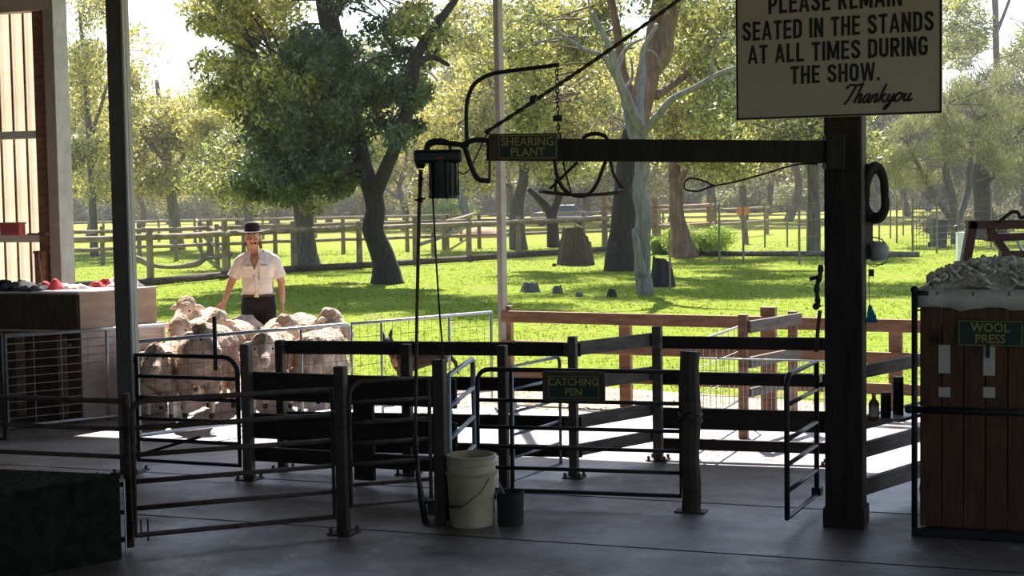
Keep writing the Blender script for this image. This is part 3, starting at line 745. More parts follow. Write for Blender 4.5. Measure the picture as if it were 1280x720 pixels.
# work lamp
t = thing('work_lamp', 'grey dome work lamp in a wire guard on the right side of the pillar', 'lamp', A(1098, 330, 9.35))
Yl = 9.33; c = A(1100, 314, Yl); sx = Vector((1, -.2, 0)).normalized(); sy = Vector((.2, 1, 0)).normalized()
b = MB(); b.lathe([(.062, -.05), (.064, .0), (.058, .03), (.04, .055), (.015, .066), (.001, .068)], c - sx * .01, 20, True, sy, Z, sx); b.build('dome', M['lampg'], t, smooth=True)
b = MB(); b.box(A(1088, 316, Yl), (.07, .07, .075)); b.build('socket', M['black'], t, bevel=.006)
b = MB(); b.box(A(1086, 290, Yl), (.045, .03, .18)); b.box(A(1086, 303, Yl), (.06, .04, .02)); b.build('mounting_strip', M['gtim'], t, bevel=.003)
b = MB(); b.tube([A(x, y, Yl - .02) for x, y in ((1090, 296), (1102, 299), (1110, 308), (1112, 318), (1107, 328), (1095, 333), (1086, 332))], .0035, 6); b.tube([A(1084, 330, Yl), A(1104, 331, Yl)], .003, 6); b.build('wire_guard', M['black'], t)
b = MB(); b.box(A(1089, 341, Yl), (.03, .03, .045)); b.build('switch', M['steelpost'], t, bevel=.004)
# blue net bag on a string
t = thing('net_bag', 'small bright blue net bag hanging on a string beside the pillar', 'bag', A(1089, 402, 9.33))
b = MB(); b.tube([A(1086, 345, 9.33), A(1087, 382, 9.33)], .0025, 5); b.build('string', M['black'], t)
b = MB(); vs = []
for i in range(9):
    f_ = i / 8
    for k in range(10):
        a = 2 * math.pi * k / 10; r_ = .006 + .032 * f_ ** .8 * (1 + .35 * noise.noise(Vector((i * .7, k * 1.3, 0)))); vs.append(A(1087 + 3 * f_, 381 + 22 * f_, 9.33) + Vector((math.cos(a) * r_, math.sin(a) * r_ * .7, .008 * noise.noise(Vector((k, i, 3))))))
b.add(vs, [(i * 10 + k, i * 10 + (k + 1) % 10, (i + 1) * 10 + (k + 1) % 10, (i + 1) * 10 + k) for i in range(8) for k in range(10)] + [tuple(range(80, 90))]); b.build('net', M['bluenet'], t)
# tool hung on the left face of the pillar
t = thing('hanging_handpiece', 'dark handpiece hose hung on the left edge of the pillar', 'tool', A(1022, 420, 9.2))
Yt = 9.17
b = MB(); b.tube(smoothline([A(x, y, Yt) for x, y in ((1026, 331), (1025, 345), (1021, 358), (1022, 375), (1023, 384))], 4), [.012 + .008 * math.sin(i * .9) ** 2 for i in range(17)], 8); b.build('grip', M['black'], t, smooth=True)
b = MB(); b.tube([A(1012, 349, Yt), A(1024, 346, Yt)], .012, 8); b.ball(A(1020, 383, Yt), .022); b.build('trigger', M['black'], t)
b = MB(); b.tube([A(1025, 388, Yt), A(1023, 405, Yt), A(1020, 440, Yt)], .012, 8); b.build('hose', M['rust'], t, smooth=True)

# ------------------------------------------------------------------ big notice
sR = A(1178, 141, 8.72); sL = A(921, 151, 9.20)
sL.z = sR.z = (sL.z + sR.z) / 2
X = (sR - sL); W = X.length; X.normalize(); Nn = X.cross(Z)
Hs = W * .72
sg = thing('notice_board', 'large cream notice with black capitals fixed across the top of the pillar', 'sign', (sL + sR) / 2)
c = (sL + sR) / 2 + Z * (Hs / 2)
b = MB(); b.box(c, (W, .024, Hs), X, -Nn); brd = b.build('board', M['signwhite'], sg, bevel=.002)
b = MB()
for s_ in (-1, 1):
    b.box(c + X * (s_ * (W / 2 - .008)) + Nn * .012, (.010, .006, Hs), X, -Nn); b.box(c + Z * (s_ * (Hs / 2 - .008)) + Nn * .012, (W - .01, .006, .010), X, -Nn)
b.build('edging', M['ink'], brd)
o = sL + Nn * .0125
ppm = W / 258.0
TK = .185
def arc_pts(cx, cy, rx, ry, a0, a1, n=10): return [(cx + rx * math.cos(math.radians(a0 + (a1 - a0) * i / n)), cy + ry * math.sin(math.radians(a0 + (a1 - a0) * i / n))) for i in range(n + 1)]
h_ = TK / 2; gw = .56; L_, R_, T_, B_ = h_, gw - h_, 1 - h_, h_; mx_ = gw / 2
bowl = lambda y0, y1: [(L_, y1)] + arc_pts(R_ - (y1 - y0) * .4, (y0 + y1) / 2, (y1 - y0) * .4, (y1 - y0) / 2, 90, -90) + [(L_, y0)]
rnd = .19
GLYPH = {
 'P': (gw, [[(L_, 0), (L_, 1)], bowl(.44, T_)]), 'R': (gw, [[(L_, 0), (L_, 1)], bowl(.48, T_), [(mx_ - .02, .46), (R_ + .01, 0)]]),
 'L': (.50, [[(L_, 0), (L_, 1)], [(L_, B_), (.50, B_)]]), 'E': (.50, [[(L_, 0), (L_, 1)], [(L_, B_), (.50, B_)], [(L_, .51), (.46, .51)], [(L_, T_), (.50, T_)]]),
 'A': (.62, [[(.07, 0), (.31, 1)], [(.55, 0), (.31, 1)], [(.16, .28), (.46, .28)]]),
 'S': (gw, [arc_pts(mx_, T_ - rnd, R_ - mx_, rnd, 5, 180) + [(L_, .68), (mx_, .53), (R_, .37), (R_, B_ + rnd)] + arc_pts(mx_, B_ + rnd, R_ - mx_, rnd, 0, -185)]),
 'M': (.76, [[(h_, 0), (h_, 1)], [(.76 - h_, 0), (.76 - h_, 1)], [(h_ + .03, 1), (.38, .12)], [(.76 - h_ - .03, 1), (.38, .12)]]),
 'I': (TK, [[(h_, 0), (h_, 1)]]), 'N': (.58, [[(h_, 0), (h_, 1)], [(.58 - h_, 0), (.58 - h_, 1)], [(h_ + .02, .97), (.56 - h_, .03)]]),
 'T': (.54, [[(.27, 0), (.27, 1)], [(0, T_), (.54, T_)]]), 'D': (gw, [[(L_, 0), (L_, 1)], [(L_, T_)] + arc_pts(R_ - .2, T_ - .2, .2, .2, 90, 0) + arc_pts(R_ - .2, B_ + .2, .2, .2, 0, -90) + [(L_, B_)]]),
 'H': (gw, [[(L_, 0), (L_, 1)], [(R_, 0), (R_, 1)], [(L_, .51), (R_, .51)]]), 'U': (gw, [[(L_, 1), (L_, B_ + rnd)] + arc_pts(mx_, B_ + rnd, R_ - mx_, rnd, 180, 360) + [(R_, 1)]]),
 'G': (gw, [arc_pts(mx_, T_ - rnd, R_ - mx_, rnd, 0, 180) + arc_pts(mx_, B_ + rnd, R_ - mx_, rnd, 180, 360) + [(R_, .46)], [(mx_, .46), (gw, .46)]]),
 'O': (gw, [arc_pts(mx_, T_ - rnd, R_ - mx_, rnd, 0, 180) + arc_pts(mx_, B_ + rnd, R_ - mx_, rnd, 180, 360) + [(R_, T_ - rnd)]]),
 'W': (.86, [[(.06, 1), (.23, 0)], [(.23, 0), (.43, 1)], [(.43, 1), (.63, 0)], [(.63, 0), (.80, 1)]]), '.': (TK, [[(h_, 0), (h_, .19)]]), ' ': (.24, [])}
def row(txt, px0, px1, base_up, capH, bold):
    b = MB(); x = 0; quads = []
    for chx in txt:
        wd, lines = GLYPH[chx]
        for ln in lines:
            for i in range(len(ln) - 1):
                (ax, ay), (bx_, by_) = ln[i], ln[i + 1]; dx, dy = bx_ - ax, by_ - ay; l_ = math.hypot(dx, dy)
                if l_ < 1e-6: continue
                tk = TK * (.86 if chx in 'MWAN' and abs(dx) > .02 else 1) * (.8 if abs(dy) < .02 else 1)
                nx_, ny_ = -dy / l_ * tk / 2, dx / l_ * tk / 2; ex = .02 if 0 < i < len(ln) - 2 or len(ln) > 3 else 0
                ax -= dx / l_ * ex; ay -= dy / l_ * ex; bx_ += dx / l_ * ex; by_ += dy / l_ * ex
                q = [(x + ax + nx_, ay + ny_), (x + ax - nx_, ay - ny_), (x + bx_ - nx_, by_ - ny_), (x + bx_ + nx_, by_ + ny_)]
                quads.append([(u_, min(1, max(0, v_))) for u_, v_ in q])
        x += wd + .115
    x -= .115; sx_ = (px1 - px0) * ppm / x
    for j, q in enumerate(quads):
        zt_ = .0016 + (j % 5) * .00008
        pts_ = [o + X * ((px0 - 920) * ppm + u_ * sx_) + Z * (base_up + v_ * capH) for u_, v_ in q]
        b.add([p_ - Nn * .001 for p_ in pts_] + [p_ + Nn * zt_ for p_ in pts_], [(4, 5, 6, 7), (0, 1, 5, 4), (1, 2, 6, 5), (2, 3, 7, 6), (3, 0, 4, 7)])
    b.build('lettering', M['ink'], brd)
# heights above the board's lower edge, measured along each row
row('PLEASE REMAIN', 963, 1130, 133 * ppm, 25.5 * ppm, .0052)
row('SEATED IN THE STANDS', 929, 1168, 100.5 * ppm, 24.5 * ppm, .0052)
row('AT ALL TIMES DURING', 936, 1161, 71 * ppm, 24 * ppm, .0052)
row('THE SHOW.', 991, 1103, 43 * ppm, 23 * ppm, .0052)
# "Thankyou" in a slanting brush script
strokes = [
 [(-.08, .78), (-.12, .9), (.0, 1.0), (.2, .97), (.42, .99), (.55, 1.05)], [(.24, .97), (.2, .6), (.12, .15), (.02, -.06)],
 [(.50, 1.0), (.48, .5), (.44, 0)], [(.45, .18), (.54, .42), (.64, .46), (.65, .3), (.62, .05), (.68, 0), (.76, .12)],
 [(1.02, .40), (.93, .47), (.82, .35), (.79, .12), (.86, .0), (.96, .12), (1.03, .42)], [(1.03, .42), (1.0, .12), (1.06, .0), (1.14, .12)],
 [(1.16, .44), (1.15, .2), (1.13, 0)], [(1.14, .2), (1.24, .43), (1.33, .44), (1.33, .25), (1.31, .04), (1.38, 0), (1.46, .14)],
 [(1.55, 1.0), (1.53, .5), (1.49, 0)], [(1.72, .45), (1.60, .30), (1.52, .25)], [(1.56, .27), (1.66, .1), (1.74, -.02), (1.84, .1)],
 [(1.88, .44), (1.85, .2), (1.90, .05), (2.0, .1), (2.07, .42)], [(2.07, .44), (2.05, .0), (1.98, -.34), (1.88, -.40), (1.86, -.28), (2.0, -.08), (2.18, .12)],
 [(2.38, .40), (2.28, .47), (2.18, .32), (2.20, .06), (2.30, 0), (2.42, .14), (2.44, .34), (2.36, .44), (2.50, .36)],
 [(2.58, .44), (2.55, .18), (2.60, .03), (2.72, .10), (2.79, .42)], [(2.79, .44), (2.76, .12), (2.82, 0), (2.94, .12)]]
b = MB(); s0_ = 22.5 * ppm; bx = (1055 - 920) * ppm; by = 16.5 * ppm
for st_ in strokes:
    P_ = smoothline([o + X * (bx + (x * .92 + y * .30 + .12) * s0_ * 1.36) + Z * (by + y * s0_) + Nn * .0005 for x, y in st_], 5)
    b.tube(P_, .0062, 6)
b.build('lettering', M['ink'], brd, smooth=True)

# ------------------------------------------------------------------ wool press at the right
PO = G(1150, 669); PO.z = 0; PW = .86; PD = .72; PT = A(1150, 384, PO.y).z
wp = thing('wool_press', 'tall red-brown board wool press at the right edge with a green sign', 'wool press', PO + U * (PW / 2) + V * (PD / 2))
def PP(u, v, z): return PO + U * u + V * v + Z * z
b = MB()
nb = 7
for i in range(nb):
    ww = PW / nb
    b.box(PP(ww * (i + .5), .012, PT / 2 + .03), (ww - .006, .024, PT - .06), U, V)
    b.box(PP(ww * (i + .5), PD - .012, PT / 2 + .03), (ww - .006, .024, PT - .06), U, V)
for i in range(6):
    ww = PD / 6
    for uu in (.012, PW - .012): b.box(PP(uu, ww * (i + .5), PT / 2 + .03), (.024, ww - .006, PT - .06), U, V)
b.build('board_box', M['press'], wp, bevel=.003)
b = MB(); b.box(PP(PW / 2, PD / 2, .05), (PW - .06, PD - .06, .06), U, V); b.build('base', M['pressframe'], wp)
b = MB(); zt = A(1146, 362, PO.y).z
b.tube([PP(-.03, -.02, .0), PP(-.03, -.02, zt)], .018, 10); b.ball(PP(-.03, -.02, zt), .024)
b.tube([PP(-.03, -.02, zt - .02), PP(.05, -.02, zt - .02)], .014, 8); b.tube([PP(-.03, -.02, zt - .12), PP(.03, -.01, zt - .12)], .006, 6)
b.build('corner_tube', M['black'], wp, smooth=True)
b = MB(); zb = A(1146, 511, PO.y).z; b.tube([PP(-.06, -.035, zb), PP(PW + .04, -.035, zb)], .02, 10); b.ball(PP(-.06, -.035, zb), .026); b.build('clamp_bar', M['black'], wp, smooth=True)
b = MB(); b.beam(PP(-.04, -.03, .03), PP(PW, -.03, .03), .05, .05); b.build('skid', M['black'], wp, bevel=.005)
# canvas collar folded over the rim
b = MB(); vs = []; nn_ = 60; peri = []
for i in range(nn_):
    q = i / nn_ * 4; e = int(q); f_ = q - e
    peri.append([(PW * f_, 0), (PW, PD * f_), (PW * (1 - f_), PD), (0, PD * (1 - f_))][e])
zt2 = A(1160, 361, PO.y).z
for i, (uu, vv) in enumerate(peri):
    ox = -.012 if uu < .01 else (.012 if uu > PW - .01 else 0); oy = -.014 if vv < .01 else (.014 if vv > PD - .01 else 0)
    wv = .012 * math.sin(i * 1.1) + .006 * math.sin(i * 2.7); bot = PT - .004 + wv
    vs += [PP(uu + ox * 1.6, vv + oy * (1.3 + .4 * math.sin(i * 1.7)), bot), PP(uu + ox * 1.4, vv + oy * (1.4 + .3 * math.sin(i * 2.1)), (bot + zt2) / 2), PP(uu + ox, vv + oy, zt2), PP(uu - ox * .5, vv - oy * .5, zt2 - .01), PP(uu - ox * 1.2, vv - oy * 1.2, PT - .1)]
fs = []
for i in range(nn_):
    j = (i + 1) % nn_
    for k in range(4): fs.append((i * 5 + k, j * 5 + k, j * 5 + k + 1, i * 5 + k + 1))
b.add(vs, fs); cv = b.build('canvas_collar', M['canvas'], wp, smooth=True); cv.modifiers.new('s', 'SOLIDIFY').thickness = .004
b = MB()
for uu in (.1, .3, .5, .7): b.box(PP(uu, -.02, zt2 - .025), (.007, .004, .022), U, V)
b.build('hook', M['black'], wp)
# sign
nP = -V; cS = (A(1197, 414, PO.y - .05) + A(1275, 414, PO.y - .32)) / 2
ua = (A(1197, 414, PO.y - .05) - PO).dot(U); ub = ua + 78 * 8.95 / F
um = (ua + ub) / 2; zS = A(1236, 413.5, 8.93).z; sw = ub - ua; sh = 33 * 8.93 / F
cS = PP(um, -.010, zS)
b = MB(); b.box(cS, (sw, .012, sh), U, V); plt = b.build('sign_plate', M['signgreen'], wp, bevel=.004)
b = MB(); border(b, cS + nP * .004, U, sw * .95, sh * .9, nP, .004, .003); b.build('border', M['gold'], plt)
for tx, zz in (('WOOL', .06), ('PRESS', -.36)):
    b = MB(); text_faces(b, tx, cS + nP * .0065 + Z * (sh * zz), U, Z, sh * .46, .0009, .95, .003); b.build('lettering', M['gold'], plt)
b = MB()
for px, ya, yb in ((1180, 432, 467), (1180, 485, 497), (1236, 434, 470), (1236, 485, 498)):
    Yp = PO.y - .34 * ((px - 1150) / F * 9.0) - .03
    p_ = A(px, (ya + yb) / 2, Yp); uu = (p_ - PO).dot(U)
    b = MB(); b.box(PP(uu, -.003, p_.z), (14 * 9 / F, .004, (yb - ya) * 9 / F), U, V); b.build('paper_tag', M['paper'], wp)
for px, py in ((1172, 422), (1236, 436)):
    b = MB(); p_ = A(px, py, PO.y - .05); uu = (p_ - PO).dot(U); b.box(PP(uu, -.012, p_.z), (.018, .02, .085), U, V); b.tube([PP(uu, -.02, p_.z), PP(uu, -.05, p_.z - .02)], .007, 6); b.build('catch', M['black'], wp)
# heap of wool
b = MB(); vs = []; nr, na = 26, 72
for i in range(nr + 1):
    f_ = i / nr
    for k in range(na):
        a = 2 * math.pi * k / na
        sq = 1 / max(abs(math.cos(a)), abs(math.sin(a))) ; sq = 1 + (sq - 1) * .6
        uu = PW / 2 + f_ * sq * math.cos(a) * (PW / 2 - .02); vv = PD / 2 + f_ * sq * math.sin(a) * (PD / 2 - .02)
        uu = min(max(uu, .02), PW - .02); vv = min(max(vv, .02), PD - .02)
        h = .03 + .15 * max(0, 1 - f_ ** 2.4)
        p_ = Vector((uu * 9, vv * 9, 0)); h += .055 * noise.noise(p_) + .035 * noise.noise(p_ * 2.3) + .02 * noise.noise(p_ * 5)
        vs.append(PP(uu, vv, zt2 - .03 + h))
fs = [(i * na + k, i * na + (k + 1) % na, (i + 1) * na + (k + 1) % na, (i + 1) * na + k) for i in range(nr) for k in range(na)]
b.add(vs, fs)
rng = random.Random(8)
for i in range(260):   # loose locks
    uu = rng.uniform(.04, PW - .04); vv = rng.uniform(.03, PD - .1); e = 1 - (2 * abs(uu / PW - .5)) ** 2.4; e2 = 1 - (2 * abs(vv / PD - .5)) ** 2.4
    c = PP(uu, vv, zt2 + .01 + .135 * max(0, min(e, e2))); a = rng.uniform(0, 6.28); r_ = rng.uniform(.015, .035)
    b.tube([c + Vector((r_ * math.cos(a + t_ * 1.1), r_ * math.sin(a + t_ * 1.1), .018 * math.sin(t_ * 1.5) + .004 * t_)) for t_ in range(5)], [.004, .010, .012, .009, .003], 6)
tag(b.build('wool_heap', M['wool'], smooth=True), 'heap of loose raw wool piled on top of the wool press', 'wool', kind='stuff')
# press head frame standing behind
t = thing('press_frame', 'dark red steel lever frame standing behind the wool heap', 'machine frame', A(1250, 640, 10.3))
Yf = 10.2
def bar(p, q, w_, h_, nm, mtl='pressframe'):
    b = MB(); b.beam(A(*p, Yf), A(*q, Yf), w_, h_, ref=Vector((0, 1, 0))); return b.build(nm, M[mtl], t, bevel=.005)
z0_ = A(1216, 276, Yf); lg = A(1196, 410, Yf); lg2 = Vector((lg.x - .22, Yf, 0))
b = MB(); b.beam(z0_, lg2, .06, .075, ref=Vector((0, 1, 0))); b.build('leg', M['pressframe'], t, bevel=.006)
z1_ = A(1400, 276, Yf); b = MB(); b.beam(z1_, Vector((z1_.x + .4, Yf, 0)), .06, .075, ref=Vector((0, 1, 0))); b.build('leg', M['pressframe'], t, bevel=.006)
bar((1208, 281), (1410, 279), .06, .075, 'top_bar'); bar((1236, 286), (1270, 334), .05, .06, 'brace'); bar((1232, 297), (1410, 292), .05, .09, 'cross_bar')
bar((1250, 318), (1420, 317), .05, .09, 'lower_bar'); bar((1270, 298), (1282, 322), .02, .02, 'strut', 'galv')
b = MB(); b.tube(smoothline([A(x, y, Yf - .05) for x, y in ((1248, 278), (1256, 272), (1265, 265), (1273, 266), (1276, 272), (1290, 268))], 4), .013, 8); b.build('hose', M['black'], t, smooth=True)
# rail run between pillar and press, with a trough shelf
q0 = pc + Vector((.10, .10, 0)); q0.z = 0; q1 = A(1172, 500, 10.15); q1.z = 0
t = rail_fence('four-rail dark fence with a shelf between the pillar and the wool press', loc=(q0 + q1) / 2)
rails(t, q0, q1, [(.875, .955), (.55, .635), (.37, .465), (.13, .235)], ext=.0, mtl='gtim')
qd = (q1 - q0).normalized(); qn = Vector((-qd.y, qd.x, 0))
b = MB(); b.beam(q0 + qd * .03 + Z * .645 - qn * .16, q1 + Z * .645 - qn * .16, .20, .022); b.build('shelf', M['lampg'], t, bevel=.003)
post_parts(t, q1, 1.0, .07, M['gtim'], U, V)
def on_shelf(px): 
    k_ = (px - 640) / F; e0 = q0 - qn * .16; tt = (e0.x - k_ * e0.y) / (k_ * qd.y - qd.x); p = e0 + qd * tt; p.z = .657; return p
def bottle(name, px, r_, h_, label, mtl, capm, cat='bottle', neck=True):
    p = on_shelf(px); t = thing(name, label, cat, p, 'containers on the pen shelf')
    b = MB()
    if neck: b.lathe([(r_, 0), (r_, h_ * .6), (r_ * .8, h_ * .68), (r_ * .4, h_ * .76), (r_ * .36, h_ * .88)], p, 16)
    else: b.lathe([(r_ * .95, 0), (r_, .01), (r_, h_ * .85), (r_ * .9, h_ * .88)], p, 16)
    b.build('body', M[mtl], t, smooth=True)
    b = MB(); b.lathe([(r_ * (.42 if neck else .97), h_ * .86), (r_ * (.42 if neck else .97), h_)], p, 16); b.build('cap', M[capm], t)
    b = MB(); b.lathe([(r_ * 1.02, h_ * .15), (r_ * 1.02, h_ * .5)], p, 16, cap=False); b.build('paper_label', M['paper' if neck else 'black'], t, smooth=True)
bottle('sauce_bottle', 1093, .032, .17, 'amber bottle with a pale neck on the shelf beside the pillar', 'amber', 'canvas')
bottle('canister', 1108, .032, .155, 'short black canister, middle of the shelf beside the pillar', 'black', 'grey', 'canister', False)
bottle('tall_flask', 1123.5, .034, .235, 'tall dark flask nearest the wool press on the shelf', 'black', 'grey', 'flask', False)

# ------------------------------------------------------------------ buckets
bp_ = G(588, 660); bp_.z = 0; bp_ += Vector((0.008, .10, 0))
t = thing('white_bucket', 'large stained white plastic bucket with wire handle on the floor', 'bucket', bp_)
R_ = 31 * 9.4 / F; Hb = .445
b = MB(); b.lathe([(R_ * .86, 0), (R_ * .90, .01), (R_ * .99, Hb * .74), (R_ * .99, Hb), (R_ * .95, Hb), (R_ * .95, Hb * .74), (R_ * .86, .015)], bp_, 40, cap=True); b.build('body', M['bucket'], t, smooth=True)
b = MB()
for z, e in ((Hb * .985, 1.03), (Hb * .88, 1.02), (Hb * .76, 1.05), (Hb * .725, 1.03)):
    b.tube([bp_ + Vector((R_ * e * math.cos(a), R_ * e * math.sin(a), z)) for a in [2 * math.pi * i / 40 for i in range(40)]], .0055, 6, closed=True)
b.build('rim_band', M['bucket'], t, smooth=True)
yq = bp_.y - R_ * 1.08
b = MB(); b.tube(smoothline([A(x, y, yq + e) for x, y, e in ((613.5, 594, .10), (609, 602, .04), (601, 615, .0), (590, 624, -.01), (578, 633, -.01), (563, 634, -.01), (558, 625, .02), (556.5, 600, .12))], 4), .0028, 6); b.build('wire_handle', M['wire'], t, smooth=True)
b = MB(); b.tube([A(562, 633.5, yq - .01), A(577, 633, yq - .01)], .009, 8); b.build('grip', M['black'], t, smooth=True)
bq = G(636, 659); bq.z = 0; bq += Vector((.012, .085, 0))
t = thing('black_bucket', 'small black bucket holding a stick, right of the white bucket', 'bucket', bq)
R2 = 17.2 * 9.45 / F; H2 = .205
b = MB(); b.lathe([(R2 * .94, 0), (R2, H2), (R2 * .93, H2), (R2 * .88, .012)], bq, 28); b.build('body', M['dbucket'], t, smooth=False)
b = MB(); b.tube([bq + Vector((R2 * 1.0 * math.cos(a), R2 * 1.0 * math.sin(a), H2)) for a in [2 * math.pi * i / 28 for i in range(28)]], .005, 6, closed=True); b.build('rim', M['dbucket'], t, smooth=True)
b = MB(); e0 = A(624, 604, bq.y - .02); e1 = bq + Vector((.03, 0, .02)); b.tube([e0, e1], .006, 8); tag(b.build('stirring_stick', M['ply'], smooth=True), 'thin pale stick leaning out of the small black bucket', 'stick')

# ------------------------------------------------------------------ green turf stage
k0 = G(157, 698); k0.z = 0
sa = Vector((-.74, -.70, 0)).normalized(); sb = Vector((-.955, .285, 0)).normalized()
t = thing('turf_stage', 'low stage block covered in dark green artificial turf at the left front', 'stage', k0)
poly = [k0 + sa * .05, k0 + sa * .012 + sb * .012, k0 + sb * .05, k0 + sb * 1.9, k0 + sb * 1.9 + sa * 2.2, k0 + sa * 2.2]
b = MB(); b.prism(poly[::-1] if False else poly, .0, .47); b.build('block', M['stage'], t)
b = MB(); b.prism([p + (p - (k0 + sa + sb)).normalized() * .012 for p in poly], .465, .49); b.build('turf_top', M['stage'], t, bevel=.01)
rng = random.Random(3); b = MB()
cnt = 0
for i in range(5200):
    a_, c_ = rng.random() * 2.2, rng.random() * 1.9
    which = rng.random()
    if which < .55: p = k0 + sa * a_ + sb * c_ + Z * .49; nrm_ = Z
    else: p = k0 + sa * a_ + Z * rng.uniform(.02, .48); nrm_ = Vector((.6, -.75, 0)).normalized(); p = p + nrm_ * .001
    tip = p + nrm_ * rng.uniform(.008, .018) + Vector((rng.uniform(-.01, .01), rng.uniform(-.01, .01), rng.uniform(-.008, .008)))
    s_ = Vector((rng.uniform(-1, 1), rng.uniform(-1, 1), rng.uniform(-.3, .3))).normalized() * .0025
    b.add([p - s_, p + s_, tip], [(0, 1, 2)])
pi_ = b.build('turf_pile', M['stage'], t); pi_['kind'] = 'stuff'
b = MB(); b.tube([k0 + Vector((.006, -.004, .03)), k0 + Vector((.006, -.004, .46))], .006, 6); b.build('edge_strip', M['galv'], t)

# ------------------------------------------------------------------ plywood crates, cloths, shelf box
ck = G(103, 527); ck.z = 0
cr = Vector((.55, .83, 0)).normalized(); cl = Vector((-.86, .30, 0)).normalized()
def crate(name, label, o_, z0, z1, lr, ll, inset=0):
    t = thing(name, label, 'crate', o_ + Z * z0)
    def P_(a, c_, z): return o_ + cr * a + cl * c_ + Z * z
    def panel(p0, p1, nm, mt):
        b = MB(); n_ = (p1 - p0).normalized().cross(Z); b.box((p0 + p1) / 2 + Z * ((z0 + z1) / 2), ((p1 - p0).length, .018, z1 - z0), (p1 - p0).normalized(), n_); return b.build(nm, mt, t, bevel=.002)
    panel(P_(.01, 0, 0), P_(lr - .01, 0, 0), 'side_panel', M['plypale'] if z0 < .3 else M['ply'])
    panel(P_(0, .01, 0), P_(0, ll - .01, 0), 'front_panel', M['darkwood'])
    panel(P_(lr, .01, 0), P_(lr, ll - .01, 0), 'back_panel', M['ply']); panel(P_(.01, ll, 0), P_(lr - .01, ll, 0), 'side_panel', M['ply'])
    b = MB(); q = [P_(-.012, -.012, 0), P_(lr + .012, -.012, 0), P_(lr + .012, ll + .012, 0), P_(-.012, ll + .012, 0)]
    b.prism(q, z1, z1 + .018); b.build('lid', M['plypale'], t, bevel=.002)
    return t, P_
zu0 = .86; zu1 = A(100, 366, ck.y).z
t, P1 = crate('plywood_crate', 'large pale plywood crate on the floor behind the barred panel, lower of two', ck, 0, zu0 - .018, 1.06, 2.0)
b = MB()
for c_ in (.08, .55, 1.0): b.box(P1(-.02, c_ + .1, .42), (.09, .02, .76), cl, cr)
b.box(P1(-.03, .12, .72), (.09, .02, .03), cl, cr); b.build('batten', M['btim'], t, bevel=.003)
t, P2 = crate('plywood_crate', 'dark-fronted plywood crate stacked on the lower crate, with cloths on top', ck + cr * .03 + cl * .03, zu0, zu1 - .018, .98, 1.9)
def cloth(name, label, px, py, a, c_, mtl, h=.05, seed=0, cat='cloth'):
    p = G(px, py, zu1 + .004); b = MB(); vs = []; nx, ny = 26, 18
    for i in range(nx + 1):
        for j in range(ny + 1):
            x = (i / nx - .5) * a; y = (j / ny - .5) * c_
            e = (1 - (2 * i / nx - 1) ** 6) * (1 - (2 * j / ny - 1) ** 6)
            q = Vector((x * 7 + seed * 3.1, y * 7 + seed, seed))
            zz = (abs(noise.noise(q)) * 1.4 + .35 * abs(noise.noise(q * 2.6)) + .1) * h * e
            wob = Vector((noise.noise(q * .8 + Vector((9, 0, 0))), noise.noise(q * .8 + Vector((0, 9, 0))), 0)) * .06
            vs.append(p + U * x + V * y + wob + Z * (zz + .001))
    b.add(vs, [(i * (ny + 1) + j, (i + 1) * (ny + 1) + j, (i + 1) * (ny + 1) + j + 1, i * (ny + 1) + j + 1) for i in range(nx) for j in range(ny)])
    o = b.build(name, M[mtl], smooth=True); o.modifiers.new('s', 'SOLIDIFY').thickness = .004
    return tag(o, label, cat)
cloth('blanket', 'crumpled dark blanket at the left end of the upper crate top', 22, 362, .75, .45, 'darkcloth', .10, 1, 'blanket')
cloth('cloth', 'crumpled red cloth near the front corner of the upper crate top', 68, 361, .22, .25, 'red', .10, 2)
cloth('cloth', 'white and red cloth spread on the upper crate, left of the roof post', 92, 360, .30, .3, 'whitecloth', .06, 5)
cloth('cloth', 'second red cloth on the upper crate, touching the roof post in view', 124, 358, .16, .2, 'red', .08, 7)
cloth('cloth', 'pale cloth at the right end of the upper crate, behind the roof post', 148, 357, .40, .3, 'whitecloth', .07, 11)
sx = A(16, 293, 17.15); sx.z = zg[1] + .006
t = thing('storage_tin', 'small faded red tin box on the wall girt', 'box', sx)
b = MB(); b.box(sx + Z * .065, (.27, .11, .13), U, V); b.build('body', M['pinkbox'], t, bevel=.01); b = MB(); b.box(sx + Z * .135, (.29, .12, .02), U, V); b.build('lid', M['pinkbox'], t, bevel=.006)
p_ = A(48, 293, 17.1); p_.z = zg[1] + .016; b = MB(); b.box(p_ , (.26, .07, .02), U, V); b.box(p_ + U * .06 + Z * .014, (.10, .05, .012), U, V)
tag(b.build('flat_tool', M['grey'], bevel=.004), 'flat grey tool lying beside the red tin on the girt', 'tool')
t = thing('leaning_stick', 'dark stick leaning against the cream wall above the crates', 'stick', A(52, 350, 17.0))
b = MB(); b.tube(smoothline([A(47, 318, 17.05), A(49, 330, 17.0), A(51, 345, 16.95), A(54, 372, 16.9), Vector((A(54, 372, 16.9).x, 16.8, 0))], 4), [.018] * 17, 8); b.build('shaft', M['btim'], t, smooth=True)
b = MB(); b.lathe([(.02, 0), (.024, .02), (.02, .04)], A(47, 318, 17.05), 10); b.build('knob', M['darkwood'], t, smooth=True)
p_ = S(wu - .22, -.19, .05); b = MB(); b.box(p_ + Z * .72, (.11, .11, 1.44), U, V); b.box(p_ + Z * 1.45 , (.13, .13, .03), U, V)
tag(b.build('timber_block', M['btim'], bevel=.008), 'short brown timber upright at the foot of the wall column behind the crates', 'timber')

